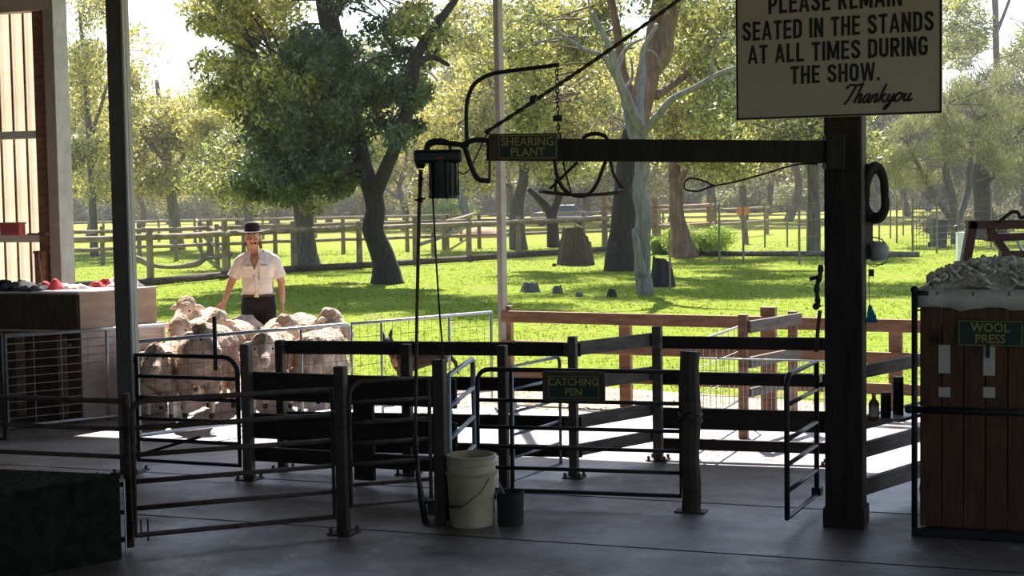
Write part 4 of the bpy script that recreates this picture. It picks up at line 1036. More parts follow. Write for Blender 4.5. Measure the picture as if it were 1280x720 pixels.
# ------------------------------------------------------------------ sheep
def rotz(a): return Matrix.Rotation(a, 3, 'Z')
def sheep_prims(yaw, lift, hd):
    """faces -Y; yaw turns the head, lift raises the poll, hd drops the nose"""
    W, Fc, Hf = 0, 1, 2
    pr = []
    def c(p, q, a, b_, m_): pr.append(('c', Vector(p), Vector(q), a, b_, m_))
    c((0, -.32, .60), (0, .32, .61), .185, .195, W)
    c((0, -.36, .49), (0, -.10, .46), .175, .185, W)
    c((0, .38, .50), (0, .12, .48), .178, .188, W)
    c((0, .52, .56), (0, .57, .40), .05, .03, W)
    nk = Vector((.5 * math.sin(yaw) * .22, -.50 - .06 * math.cos(yaw), .60 + lift * .5))
    poll = nk + Vector((math.sin(yaw) * .07, -math.cos(yaw) * .09, .14 + lift * .5))
    c((0, -.33, .60), nk, .18, .15, W); c(nk, poll, .15, .105, W)
    hdir = Vector((math.sin(yaw) * math.cos(hd), -math.cos(yaw) * math.cos(hd), -math.sin(hd)))
    side = Vector((math.cos(yaw), math.sin(yaw), 0)); top = side.cross(hdir); top = top if top.z > 0 else -top
    br = poll + hdir * .05
    c(poll + top * .02, br + top * .015, .10, .088, W)           # woolly topknot
    c(br + hdir * .02, br + hdir * .12 - top * .012, .086, .066, Fc)
    c(br + hdir * .11 - top * .01, br + hdir * .22 - top * .022, .064, .052, Fc)
    c(br + hdir * .20 - top * .035, br + hdir * .225 - top * .04, .046, .042, Fc)
    c(br + hdir * .03 - top * .06, br + hdir * .16 - top * .058, .056, .040, Fc)
    for s_ in (-1, 1):
        c(poll + side * s_ * .08 + hdir * .01, poll + side * s_ * .14 + top * .005, .026, .030, Fc)
        c(poll + side * s_ * .14 + top * .005, poll + side * s_ * .205 - top * .02, .028, .010, Fc)
    for sx_ in (-1, 1):
        for fy, kn in ((-.33, .02), (.36, -.04)):
            c((sx_ * .13, fy, .42), (sx_ * .125, fy + kn, .24), .085, .055, W)
            c((sx_ * .125, fy + kn, .24), (sx_ * .122, fy - kn * .3, .06), .034, .027, Fc)
            c((sx_ * .122, fy - kn * .3, .045), (sx_ * .122, fy - kn * .3 - .02, .028), .031, .028, Hf)
    eyes = [br + hdir * .06 + side * (s_ * .080) + top * .014 for s_ in (-1, 1)]
    nos = [br + hdir * .262 + side * (s_ * .020) - top * .02 for s_ in (-1, 1)]
    return pr, eyes, nos
def seg_dist(Pn, a, b_, ra, rb):
    a = np.array(a); b_ = np.array(b_); ab = b_ - a; l = ab @ ab
    t_ = np.clip(((Pn - a) @ ab) / max(l, 1e-9), 0, 1)
    return np.linalg.norm(Pn - (a + t_[:, None] * ab), axis=1) - (ra + (rb - ra) * t_)
def paint(me, prims):
    n_ = len(me.polygons); C = np.empty(n_ * 3); me.polygons.foreach_get('center', C); C = C.reshape(-1, 3)
    best = np.full(n_, 9.0); mi = np.zeros(n_, int)
    for p in prims:
        dd_ = seg_dist(C, p[1], p[2], p[3], p[4]); k_ = dd_ < best; best[k_] = dd_[k_]; mi[k_] = p[5]
    me.polygons.foreach_set('material_index', mi.tolist())
def make_sheep_mesh(yaw, lift, hd, seed):
    pr, eyes, nos = sheep_prims(yaw, lift, hd)
    me = grow(pr, .013, 3, .5)
    me.materials.clear()
    for mm in (M['fleece'], M['sface'], M['hoof']): me.materials.append(mm)
    paint(me, pr)
    n_ = len(me.vertices); wv = np.zeros(n_)
    for p in me.polygons:
        if p.material_index == 0:
            for v in p.vertices: wv[v] += 1
    bm = bmesh.new(); bm.from_mesh(me); bm.normal_update(); bm.verts.ensure_lookup_table()
    sv = Vector((seed * 7.3, seed * 1.7, 0))
    for i, v in enumerate(bm.verts):
        if wv[i] >= 3:
            q = v.co * 11 + sv
            d_ = .018 * noise.noise(q) + .014 * abs(noise.noise(q * 2.4)) + .006 * noise.noise(q * 5.5)
            v.co += v.normal * d_
    bm.to_mesh(me); bm.free()
    me.polygons.foreach_set('use_smooth', [True] * len(me.polygons))
    return me, eyes, nos
SHEEP = {}
for key, (yw, lf, hd) in {'front': (.05, .05, .45), 'left': (-.6, .07, .55), 'right': (.85, .06, .5), 'high': (-.25, .14, .40), 'low': (.20, .0, .45)}.items():
    SHEEP[key] = make_sheep_mesh(yw, lf, hd, len(SHEEP) + 1)
def sheep(kind, px, Y, rz, sc, label, group='merino sheep in the pen'):
    me, eyes, nos = SHEEP[kind]
    p = A(px, 500, Y); p.z = 0
    t = thing('sheep', label, 'sheep', p, group)
    t['_o'] = [0, 0, 0]
    o = bpy.data.objects.new('body', me); COL.objects.link(o); o.parent = t
    for e in eyes:
        b = MB(); b.ball(e, .011, 8, 6); b.build('eye', M['eye'], t, smooth=True)
    b = MB()
    for e in nos: b.ball(e, (.007, .007, .005), 6, 5)
    b.build('nostrils', M['hoof'], t, smooth=True)
    t.rotation_euler = (0, 0, rz); t.scale = (sc,) * 3
    return t
sheep('low', 207, 14.50, .03, .88, 'sheep at the left front of the flock, facing out with head low')
sheep('right', 262, 14.55, -.10, 1.04, 'largest front sheep with hanging fleece, beside the leftmost sheep')
sheep('front', 248, 15.85, -.05, 1.02, 'sheep looking out just above the largest front sheep')
sheep('high', 258, 17.05, .0, 1.03, 'sheep at the back left with its head raised highest')
sheep('left', 303, 15.85, .02, 1.03, 'pale sheep directly under the man’s outstretched hand')
sheep('right', 348, 15.75, .08, 1.0, 'sheep in front of the man with its head turned to the right')
sheep('low', 340, 14.45, .0, 1.0, 'long-faced sheep facing out behind the end of the dark boards')
sheep('right', 384, 16.0, .30, 1.04, 'sheep at the right of the flock looking right with ear out')
sheep('low', 402, 14.72, math.pi - .12, .98, 'rounded shaded sheep at the far right, seen from behind')

# ------------------------------------------------------------------ the dog
def dog():
    pr = []
    def c(p, q, a, b_, m_=0): pr.append(('c', Vector(p), Vector(q), a, b_, m_))
    c((-.17, 0, .40), (.02, 0, .40), .115, .11); c((.02, 0, .40), (.22, 0, .43), .10, .095); c((-.17, 0, .36), (-.05, 0, .36), .10, .095)
    c((-.22, -.01, .45), (-.31, -.05, .56), .075, .06); c((-.31, -.05, .58), (-.34, -.08, .585), .062, .055)
    c((-.35, -.10, .57), (-.375, -.165, .545), .038, .025, 1); c((-.34, -.07, .56), (-.37, -.15, .53), .035, .02, 1)
    for s_ in (-1, 1):
        c((-.325 + s_ * .035, -.05 + s_ * .012, .63), (-.325 + s_ * .05, -.05 + s_ * .018, .69), .024, .016); c((-.325 + s_ * .05, -.05 + s_ * .018, .69), (-.325 + s_ * .056, -.05 + s_ * .018, .725), .014, .004)
        c((-.18, s_ * .065, .33), (-.17, s_ * .07, .18), .045, .026); c((-.17, s_ * .07, .18), (-.185, s_ * .07, .03), .022, .017, 1); c((-.19, s_ * .07, .02), (-.215, s_ * .07, .016), .02, .016, 1)
        c((.24, s_ * .06, .38), (.20, s_ * .07, .24), .068, .036); c((.20, s_ * .07, .24), (.27, s_ * .07, .14), .03, .02); c((.27, s_ * .07, .14), (.25, s_ * .07, .025), .019, .016, 1); c((.25, s_ * .07, .02), (.22, s_ * .07, .016), .019, .016, 1)
    c((.30, 0, .45), (.40, .02, .34), .028, .022); c((.40, .02, .34), (.43, .03, .22), .024, .012)
    c((-.26, -.085, .40), (-.25, -.08, .36), .03, .03, 1)
    me = grow(pr, .009, 2); paint(me, pr)
    p = A(523, 500, 15.55); p.z = 0
    t = thing('dog', 'dark kelpie dog with pricked ears standing behind the silver panel', 'dog', p); t['_o'] = [0, 0, 0]
    mi = [q.material_index for q in me.polygons]; o = link_mesh(me, 'body', [M['dogdark'], M['dogtan']], t); me.polygons.foreach_set('material_index', mi)
    b = MB(); b.ball((-.379, -.188, .55), .013, 8, 6); b.build('nose', M['eye'], t, smooth=True)
    for e in ((-.385, -.105, .60), (-.335, -.125, .60)):
        b = MB(); b.ball(e, .008, 8, 6); b.build('eye', M['eye'], t, smooth=True)
    b = MB(); b.tube([Vector((-.235 + .02 * math.cos(a), -.02 + .085 * math.sin(a), .49 + .075 * math.cos(a))) for a in [2 * math.pi * i / 20 for i in range(20)]], .009, 6, closed=True); b.build('collar', M['red'], t, smooth=True)
    t.rotation_euler = (0, 0, .25)
dog()

# ------------------------------------------------------------------ the man
def man():
    p = A(326, 490, 16.75); p.z = -.045
    t = thing('person', 'person in a cream short-sleeved shirt, black trousers and dark brimmed hat behind the sheep', 'person', p); t['_o'] = [0, 0, 0]
    hx = -.045
    pr = []
    def c(p_, q_, a, b_): pr.append(('c', Vector(p_), Vector(q_), a, b_, 0))
    def e(p_, r_, R=None): pr.append(('e', Vector(p_), r_, R))
    # head turned slightly to the camera's right
    e((hx, .0, 1.640), (.074, .093, .098)); e((hx, -.030, 1.575), (.058, .062, .062)); c((hx, -.070, 1.545), (hx, -.066, 1.540), .030, .030)
    c((hx, -.090, 1.630), (hx, -.112, 1.602), .010, .015); e((hx, -.098, 1.600), (.020, .014, .010))
    e((hx, -.088, 1.566), (.026, .012, .006)); e((hx, -.085, 1.556), (.024, .013, .007))
    for s_ in (-1, 1):
        e((hx + s_ * .030, -.078, 1.655), (.026, .016, .010)); e((hx + s_ * .040, -.066, 1.600), (.026, .026, .024)); e((hx + s_ * .076, .005, 1.615), (.010, .024, .034))
    c((hx + .01, .02, 1.42), (hx, .005, 1.56), .062, .056)
    e((0, .0, 1.31), (.185, .115, .16)); e((0, -.01, 1.12), (.162, .118, .15)); e((0, .0, .95), (.165, .115, .12)); c((-.13, .01, 1.405), (.13, .01, 1.405), .055, .055)
    for s_ in (-1, 1):
        c((s_ * .09, 0, .92), (s_ * .10, -.02, .50), .085, .058); c((s_ * .10, -.02, .50), (s_ * .11, .015, .10), .058, .040)
    def hand(w, d, pn, thumb):
        d = Vector(d).normalized(); pn = Vector(pn).normalized(); sd_ = d.cross(pn).normalized() * thumb
        w = Vector(w)
        for k_ in (-1.2, 0, 1.2): c(w + sd_ * (k_ * .012) + d * .01, w + sd_ * (k_ * .018) + d * .085, .014, .0125)
        for i_, ln in enumerate((.072, .080, .076, .060)):
            o_ = w + sd_ * (.027 - .018 * i_) + d * .085
            m1 = o_ + d * ln * .45 + pn * .008; m2 = m1 + (d * .85 + pn * .5).normalized() * ln * .32; m3 = m2 + (d * .6 + pn * .8).normalized() * ln * .25
            c(o_, m1, .0092, .0086); c(m1, m2, .0086, .0080); c(m2, m3, .0080, .0066)
        o_ = w + sd_ * .022 + d * .025; m1 = o_ + (sd_ * .8 + d * .7 + pn * .2).normalized() * .042; m2 = m1 + (sd_ * .25 + d + pn * .25).normalized() * .034
        c(o_, m1, .013, .0105); c(m1, m2, .0105, .0075)
    # his right arm (left in the picture) reaches down and out
    c((-.178, .01, 1.375), (-.275, .0, 1.17), .052, .042); c((-.275, .0, 1.17), (-.345, -.10, .965), .042, .028); hand((-.350, -.107, .95), (-.22, -.40, -.85), (-.2, .8, -.45), -1)
    # his left arm hangs
    c((.178, .01, 1.375), (.245, .03, 1.15), .052, .042); c((.245, .03, 1.15), (.255, -.03, .94), .042, .028); hand((.256, -.034, .925), (.02, -.15, -.98), (-.9, -.3, 0), 1)
    me = grow([q if q[0] == 'c' else (('e', q[1], q[2], q[3]) if q[3] is not None else ('e', q[1], q[2])) for q in pr], .0062, 2, .4)
    link_mesh(me, 'body', M['skin'], t)
    for s_ in (-1, 1):
        b = MB(); b.ball((hx + s_ * .029, -.085, 1.640), (.011, .007, .006), 10, 8); b.build('eye', M['eye'], t, smooth=True)
        b = MB(); b.tube([(hx + s_ * .012, -.095, 1.659), (hx + s_ * .03, -.095, 1.664), (hx + s_ * .048, -.083, 1.658)], .005, 6); b.build('eyebrow', M['hair'], t, smooth=True)
    b = MB(); b.ball((hx, -.101, 1.561), (.020, .004, .003), 10, 6); b.build('mouth', M['redmark'], t, smooth=True)
    # shirt
    sp = [('e', Vector((0, -.003, 1.295)), (.196, .135, .165)), ('e', Vector((0, -.012, 1.12)), (.182, .140, .17)), ('c', Vector((0, -.01, 1.06)), Vector((0, -.01, .99)), .125, .120), ('c', Vector((-.06, .01, 1.44)), Vector((-.165, .01, 1.385)), .062, .066), ('c', Vector((.06, .01, 1.44)), Vector((.165, .01, 1.385)), .062, .066)]
    sp.append(('e', Vector((0, -.012, 1.02)), (.178, .135, .08)))
    el, sl_ = Vector((-.178, .01, 1.375)), Vector((-.275, .0, 1.17)); er, sr_ = Vector((.178, .01, 1.375)), Vector((.245, .03, 1.15))
    sp += [('c', el, sl_, .064, .076), ('c', er, sr_, .064, .076)]
    me = grow(sp, .0085, 3, .5)
    dl = (sl_ - el).normalized(); dr = (sr_ - er).normalized()
    def test(q):
        if q.x < -.16 and (q - el).dot(dl) > .185: return True
        if q.x > .16 and (q - er).dot(dr) > .185: return True
        if q.z < 1.015: return True
        if q.y < 0 and q.z > 1.285 and abs(q.x - hx * .5) < (q.z - 1.285) * .42: return True
        if q.z > 1.44 and (q.x - hx * .6) ** 2 + (q.y - .01) ** 2 < .074 ** 2: return True
        return False
    cull(me, test)
    bm = bmesh.new(); bm.from_mesh(me); bm.normal_update()
    for v in bm.verts:
        q = v.co; v.co += v.normal * (.006 * noise.noise(Vector((q.x * 14, q.y * 14, q.z * 6))) + .004 * noise.noise(Vector((q.x * 20, q.y * 20, q.z * 24))))
    bm.to_mesh(me); bm.free()
    sh_ = link_mesh(me, 'shirt', M['shirt'], t); sh_.modifiers.new('s', 'SOLIDIFY').thickness = .004
    for s_ in (-1, 1):
        b = MB(); b.add([(hx * .6 + s_ * .038, -.062, 1.492), (hx * .6 + s_ * .070, -.015, 1.496), (hx * .6 + s_ * .085, -.090, 1.440), (hx * .5 + s_ * .048, -.118, 1.412)], [(0, 1, 2, 3)]); co = b.build('collar_flap', M['shirt'], sh_); co.modifiers.new('s', 'SOLIDIFY').thickness = .006
        b = MB(); b.box((s_ * .085, -.128, 1.265), (.10, .012, .115), Vector((1, s_ * .28, 0)).normalized(), Vector((-s_ * .28, 1, 0)).normalized()); b.build('pocket', M['shirt'], sh_, bevel=.005)
        b = MB(); b.box((s_ * .085, -.135, 1.318), (.105, .012, .03), Vector((1, s_ * .28, 0)).normalized(), Vector((-s_ * .28, 1, 0)).normalized()); b.build('pocket_flap', M['shirt'], sh_, bevel=.004)
    b = MB()
    for i in range(9): b.tube([(.055 + i * .007, -.143 + i * .0015, 1.338 + .004 * math.sin(i * 2)), (.061 + i * .007, -.142 + i * .0015, 1.341 + .004 * math.sin(i * 2 + 1))], .002, 5)
    b.build('embroidery', M['bin'], sh_)
    b = MB(); b.box((0, -.152, 1.13), (.028, .008, .24)); b.build('placket', M['shirt'], sh_, bevel=.003)
    b = MB()
    for z in (1.06, 1.14, 1.22): b.lathe([(.006, 0), (.006, .004)], (0, -.158, z), 10, True, Vector((1, 0, 0)), Z, Vector((0, -1, 0)))
    b.build('button', M['canvas'], sh_)
    # trousers, belt, boots
    tp = [('e', Vector((0, 0, .955)), (.180, .128, .13)), ('c', Vector((0, 0, 1.0)), Vector((0, 0, .95)), .118, .12)]
    for s_ in (-1, 1): tp += [('c', Vector((s_ * .09, 0, .90)), Vector((s_ * .10, -.02, .50)), .100, .078), ('c', Vector((s_ * .10, -.02, .50)), Vector((s_ * .11, .015, .07)), .078, .066)]
    me = grow(tp, .010, 3, .5); cull(me, lambda q: q.z < .05 or q.z > 1.035); link_mesh(me, 'trousers', M['trouser'], t)
    b = MB(); b.tube([Vector((.176 * math.cos(a), -.005 + .135 * math.sin(a), 1.015)) for a in [2 * math.pi * i / 32 for i in range(32)]], .014, 8, closed=True); bt = b.build('belt', M['leather'], t, smooth=True)
    b = MB(); b.box((0, -.150, 1.015), (.05, .012, .036)); b.build('buckle', M['brass'], bt, bevel=.004)
    for s_ in (-1, 1):
        me = grow([('c', Vector((s_ * .11, .02, .13)), Vector((s_ * .11, .02, .05)), .052, .046), ('c', Vector((s_ * .11, .03, .042)), Vector((s_ * .125, -.15, .036)), .042, .034)], .009, 3)
        cull(me, lambda q: q.z < -.02); link_mesh(me, 'boot', M['leather'], t)
    # hair, hat, headset
    me = grow([('e', Vector((hx, .028, 1.640)), (.084, .085, .095)), ('c', Vector((hx - .068, .02, 1.64)), Vector((hx - .078, .015, 1.545)), .026, .020), ('c', Vector((hx + .068, .02, 1.64)), Vector((hx + .082, .02, 1.52)), .026, .018), ('c', Vector((hx, .07, 1.62)), Vector((hx, .065, 1.50)), .06, .05)], .008, 2)
    cull(me, lambda q: q.y < -.02 and abs(q.x - hx) < .058 and q.z < 1.69)
    bm = bmesh.new(); bm.from_mesh(me); bm.normal_update()
    for v in bm.verts: v.co += v.normal * .007 * noise.noise(Vector((v.co.x * 60, v.co.y * 60, v.co.z * 9)))
    bm.to_mesh(me); bm.free(); link_mesh(me, 'hair', M['hair'], t)
    b = MB(); n_ = 40; vs = []
    prof = [(.205, .000), (.180, -.006), (.120, -.004), (.094, .006), (.091, .040), (.084, .078), (.064, .098), (.030, .092), (.001, .086)]
    for r_, z in prof:
        for k_ in range(n_):
            a = 2 * math.pi * k_ / n_; curl = .016 * abs(math.cos(a)) ** 3 * max(0, (r_ - .10) / .1); fr = -.014 * max(0, -math.sin(a)) * max(0, (r_ - .10) / .1)
            pinch = -.014 * max(0, -math.sin(a)) * (1 if .05 < z < .1 and r_ > .05 else 0); dent = -.014 * (1 - abs(math.sin(a))) * (1 if z > .09 else 0)
            vs.append(Vector((hx + r_ * .90 * math.cos(a), .005 + (r_ + pinch) * 1.05 * math.sin(a), 1.700 + z + curl + fr + dent)))
    b.add(vs, [(i * n_ + k_, i * n_ + (k_ + 1) % n_, (i + 1) * n_ + (k_ + 1) % n_, (i + 1) * n_ + k_) for i in range(len(prof) - 1) for k_ in range(n_)])
    h = b.build('hat', M['hat'], t, smooth=True); h.modifiers.new('s', 'SOLIDIFY').thickness = .004
    b = MB(); b.tube([Vector((hx + .0835 * math.cos(a), .005 + .0975 * math.sin(a), 1.714)) for a in [2 * math.pi * i / 32 for i in range(32)]], .008, 6, closed=True); b.build('hat_band', M['leather'], h, smooth=True)
    b = MB(); b.tube(smoothline([(hx + .082, .0, 1.625), (hx + .078, -.04, 1.59), (hx + .06, -.085, 1.572), (hx + .045, -.105, 1.568)], 4), .003, 6); b.ball((hx + .042, -.108, 1.568), (.014, .012, .012), 10, 8); b.build('headset_microphone', M['ink'], t, smooth=True)
    t.rotation_euler = (0, 0, .06); t.scale = (1.035,) * 3
man()

# ------------------------------------------------------------------ trees
NP = np.random.RandomState
def leaf_mesh(name, centers, radii, counts, leaf, seed, mats, droop=.9, aspect=.40, off=(0, 0, 0), flat=.75):
    rs = NP(seed); Cs = []
    for c_, r_, n_ in zip(centers, radii, counts):
        d_ = rs.normal(size=(n_, 3)); d_ /= np.linalg.norm(d_, axis=1)[:, None]
        rr_ = rs.rand(n_) ** .5
        pts_ = np.array(c_) + d_ * rr_[:, None] * r_ * np.array([1, 1, flat])
        Cs.append(pts_)
    C = np.concatenate(Cs) - np.array(off); n_ = len(C)
    D = rs.normal(size=(n_, 3)); D[:, 2] = D[:, 2] * .6 - droop; D /= np.linalg.norm(D, axis=1)[:, None]
    R = rs.normal(size=(n_, 3)); Sd = np.cross(D, R); Sd /= np.linalg.norm(Sd, axis=1)[:, None]
    L = (leaf * rs.uniform(.65, 1.35, n_))[:, None]
    vs = np.stack([C - D * L * .5, C + Sd * L * aspect * .5 - D * L * .08, C + D * L * .5, C - Sd * L * aspect * .5 - D * L * .08], 1).reshape(-1, 3)
    me = bpy.data.meshes.new(name); me.vertices.add(4 * n_); me.vertices.foreach_set('co', vs.ravel().astype(np.float32))
    me.loops.add(4 * n_); me.loops.foreach_set('vertex_index', np.arange(4 * n_, dtype=np.int32))
    me.polygons.add(n_); me.polygons.foreach_set('loop_start', np.arange(0, 4 * n_, 4, dtype=np.int32)); me.polygons.foreach_set('loop_total', np.full(n_, 4, dtype=np.int32))
    me.materials.append(mats); me.update(); me.validate()
    return me
def foliage(t, centers, radii, counts, leaf, seed, mtl, **k):
    off = t['_o']; me = leaf_mesh('foliage', centers, radii, counts, leaf, seed, M[mtl], off=off, **k)
    o = bpy.data.objects.new('foliage', me); COL.objects.link(o); o.parent = t; return o
def limb(b, pts, rs, n=5, seg=9, wob=0, seed=0):
    P_ = smoothline(pts, n); R_ = smoothvals(rs, n)
    if wob:
        P_ = [p + Vector((noise.noise(p * 1.7 + Vector((seed, 0, 0))), noise.noise(p * 1.7 + Vector((0, seed, 5))), 0)) * wob * (1 if 0 < i < len(P_) - 1 else 0) for i, p in enumerate(P_)]
    b.tube(P_, R_, seg); return P_
def px_tree(name, label, Y, limbs, ells, leaf, mtl, bark, seed, group=None, z0=-.1, dy=2.2, nb=1, aspect=.40, droop=.8, twig=True, split=0, gnarl=0):
    """limbs: lists of (px, py, width in px[, depth offset]); ells: (px, py, rx, ry, clusters, leaves per cluster, cluster radius[, depth offset])"""
    base = A(limbs[0][0][0], limbs[0][0][1], Y); base.z = z0
    t = thing(name, label, 'tree', base, group); rng = random.Random(seed); b = MB(); nodes = []
    for li, lb in enumerate(limbs):
        P_ = [A(q[0], q[1], Y + (q[3] if len(q) > 3 else 0)) for q in lb]
        if li == 0: P_[0].z = z0
        R_ = [q[2] * Y / F / 2 for q in lb]
        if li == 0: R_[0] *= 1.12
        if li == 0 and split:
            Q = limb(b, P_[:split + 1], R_[:split + 1], 5, 12, .03, seed); b.build('butt', M['bark'], t, smooth=True); b = MB()
            Q = limb(b, P_[split:], R_[split:], 5, 10, .03, seed + 9); nodes += Q; continue
        if gnarl: R_ = [r_ * rng.uniform(.8, 1.18) for r_ in R_]
        Q = limb(b, P_, R_, 5, 10, .03 + gnarl, seed + li); nodes += Q[len(Q) // 3:]
    cs = []; groups = {}
    for el in ells:
        ex, ey, rx, ry, nc, nl, cr_ = el[:7]; od = el[7] if len(el) > 7 else 0
        if len(el) > 8: key = el[8]
        else: key = mtl
        for _ in range(nc):
            while True:
                a, c_, e_ = rng.uniform(-1, 1), rng.uniform(-1, 1), rng.uniform(-1, 1)
                if a * a + c_ * c_ + e_ * e_ < 1: break
            p = A(ex + a * rx, ey + c_ * ry, Y + od + e_ * dy); groups.setdefault(key, []).append((p, cr_ * rng.uniform(.7, 1.3), nl)); cs.append(p)
            if twig:
                q = min(nodes, key=lambda z_: (z_ - p).length)
                if (q - p).length > 1.6: q = p + (q - p).normalized() * 1.6
                mid_ = (p + q) / 2 + Vector((rng.uniform(-.2, .2), rng.uniform(-.2, .2), rng.uniform(-.1, .3)))
                b.tube(smoothline([q, mid_, p], 3), smoothvals([.035, .022, .008], 3), 5)
    b.build('trunk', M[bark], t, smooth=True)
    for i_, (key, gl) in enumerate(groups.items()): foliage(t, [q[0] for q in gl], [q[1] for q in gl], [q[2] for q in gl], leaf, seed + 100 * i_, key, droop=droop, aspect=aspect)
    return t

# the dark tree right of the man
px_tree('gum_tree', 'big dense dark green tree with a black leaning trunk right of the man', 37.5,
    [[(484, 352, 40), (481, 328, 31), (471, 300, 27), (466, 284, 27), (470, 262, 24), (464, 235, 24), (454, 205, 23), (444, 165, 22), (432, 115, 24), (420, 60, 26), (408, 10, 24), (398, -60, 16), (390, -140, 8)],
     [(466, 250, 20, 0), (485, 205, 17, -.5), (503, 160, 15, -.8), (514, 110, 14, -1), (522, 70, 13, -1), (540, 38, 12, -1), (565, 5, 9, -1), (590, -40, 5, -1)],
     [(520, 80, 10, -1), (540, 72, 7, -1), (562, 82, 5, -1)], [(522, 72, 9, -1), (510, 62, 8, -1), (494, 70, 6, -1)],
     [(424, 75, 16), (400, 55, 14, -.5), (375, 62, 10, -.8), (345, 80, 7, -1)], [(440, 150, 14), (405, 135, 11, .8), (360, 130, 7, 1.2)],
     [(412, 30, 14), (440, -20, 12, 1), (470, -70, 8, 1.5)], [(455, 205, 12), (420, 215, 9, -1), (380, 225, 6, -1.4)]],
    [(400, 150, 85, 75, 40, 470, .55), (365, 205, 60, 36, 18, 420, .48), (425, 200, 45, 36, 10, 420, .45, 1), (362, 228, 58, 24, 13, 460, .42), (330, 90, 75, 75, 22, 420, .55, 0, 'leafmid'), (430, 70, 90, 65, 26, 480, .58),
     (535, 40, 50, 35, 10, 300, .45, 0, 'leafmid'), (505, 185, 22, 50, 6, 220, .4), (300, 15, 70, 50, 16, 380, .55, 0, 'leafyel'), (290, 110, 35, 40, 6, 300, .5, 0, 'leafyel'), (500, 130, 40, 40, 9, 320, .45), (400, -90, 190, 90, 46, 480, .75), (540, -80, 80, 60, 12, 380, .7), (590, -150, 95, 60, 26, 420, .8, -1.5), (250, -110, 90, 60, 16, 380, .8), (275, 60, 40, 50, 8, 260, .5, 0, 'leafyel')],  # paler leaf clusters put sunlight on the upper left into the colour
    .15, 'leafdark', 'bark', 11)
px_tree('gum_tree', 'shorter grey-trunked leafy tree behind the rails, left of the dark tree', 47,
    [[(385, 332, 34), (383, 315, 27), (381, 295, 25), (379, 265, 24), (378, 230, 22), (380, 190, 17), (388, 150, 10)], [(379, 240, 14), (350, 200, 10, -1), (325, 170, 7, -1)], [(380, 225, 14), (412, 190, 10, 1), (430, 160, 7, 1)]],
    [(365, 215, 85, 45, 26, 420, .75), (300, 205, 60, 60, 16, 380, .75), (420, 170, 60, 60, 12, 340, .7)], .15, 'leafmid', 'barkgrey', 12, dy=2.5)
# dark trunk and pale bare tree in the middle
px_tree('gum_tree', 'tall tree with a black lower trunk and pink-brown upper limbs behind the pale bare tree', 42,
    [[(778, 336, 46), (776, 315, 38), (779, 290, 34), (782, 250, 32), (786, 210, 32), (795, 160, 30), (806, 110, 30), (818, 60, 30), (828, 10, 28), (836, -50, 20), (842, -120, 10)],
     [(812, 95, 18), (832, 70, 16, -.5), (838, 40, 13, -.8), (850, -10, 9, -1)], [(800, 140, 16), (780, 95, 13, .6), (772, 40, 11, 1), (760, -20, 7, 1.2)],
     [(820, 120, 12), (860, 90, 10, 1), (905, 40, 7, 1.5), (940, -10, 5, 2)]],
    [(890, 60, 70, 75, 22, 330, .8, 3), (700, 30, 90, 50, 20, 340, .8, 3.5), (850, -70, 170, 80, 34, 360, .95), (905, 140, 40, 50, 10, 300, .7), (640, 90, 60, 70, 14, 330, .8, 2), (960, -130, 190, 70, 44, 420, .95, -2), (720, -110, 120, 70, 26, 400, .95, -1)], .17, 'leafmid', 'barkpink', 13, dy=3, split=5)
px_tree('dead_tree', 'pale silver bare tree with forked limbs, right of the black trunk', 31.8,
    [[(805, 364, 24), (804, 345, 20), (802, 310, 20), (804, 280, 19), (802, 240, 21), (801, 205, 22), (797, 178, 20), (792, 160, 15), (786, 135, 12), (776, 110, 10), (768, 92, 9), (755, 72, 8), (735, 64, 6), (712, 50, 5), (694, 38, 3)],
     [(798, 170, 16), (790, 140, 13, -.3), (778, 110, 10, -.5), (765, 70, 9, -.6), (752, 40, 7, -.6), (741, 15, 4, -.7)], [(797, 172, 15), (800, 130, 12, .3), (802, 90, 9, .5), (808, 55, 7, .6), (820, 30, 5, .6)],
     [(801, 176, 13), (812, 155, 10, -.3), (835, 130, 8, -.6), (860, 113, 7, -.8), (900, 92, 5, -1), (935, 80, 3, -1)], [(772, 95, 6, -.5), (778, 70, 5, -.4), (790, 55, 4, -.4), (806, 48, 2.5, -.4)],
     [(712, 50, 4), (695, 48, 3), (672, 54, 2.5), (645, 62, 1.5)], [(694, 40, 2.5), (676, 26, 2), (664, 6, 1.2)], [(726, 58, 3), (722, 38, 2), (728, 20, 1.2)],
     [(888, 96, 4, -.9), (892, 70, 4, -1), (902, 48, 2.5, -1.1), (903, 38, 1.2, -1.1)], [(895, 94, 2.5, -1), (915, 98, 2, -1.1), (932, 88, 1, -1.2)], [(780, 112, 5), (790, 96, 4, .2), (786, 70, 2.5, .3)],
     [(806, 62, 4, .6), (822, 70, 2.5, .7), (832, 100, 1.5, .8)], [(803, 345, 14, -.2), (797, 300, 9, -.3), (794, 286, 3, -.2)],
     [(748, 35, 4, -.6), (738, 15, 3, -.5), (736, -10, 2, -.5)]], [], .12, 'leafmid', 'barkpale', 14, twig=False, gnarl=.05)
px_tree('gum_tree', 'short tree with a peeling pink trunk beside the lime green bush', 50,
    [[(856, 316, 34), (851, 295, 24), (846, 268, 19), (845, 240, 17), (843, 205, 15), (840, 160, 11), (836, 110, 6)], [(845, 235, 9), (862, 205, 7, -.5), (880, 180, 5, -.5)], [(844, 215, 8), (828, 180, 6, .5), (815, 150, 4, .5)]],
    [(860, 160, 60, 50, 18, 330, .8), (905, 190, 50, 30, 10, 280, .7), (850, 95, 70, 50, 14, 320, .85)], .16, 'leafyel', 'barkpink', 15, dy=3)
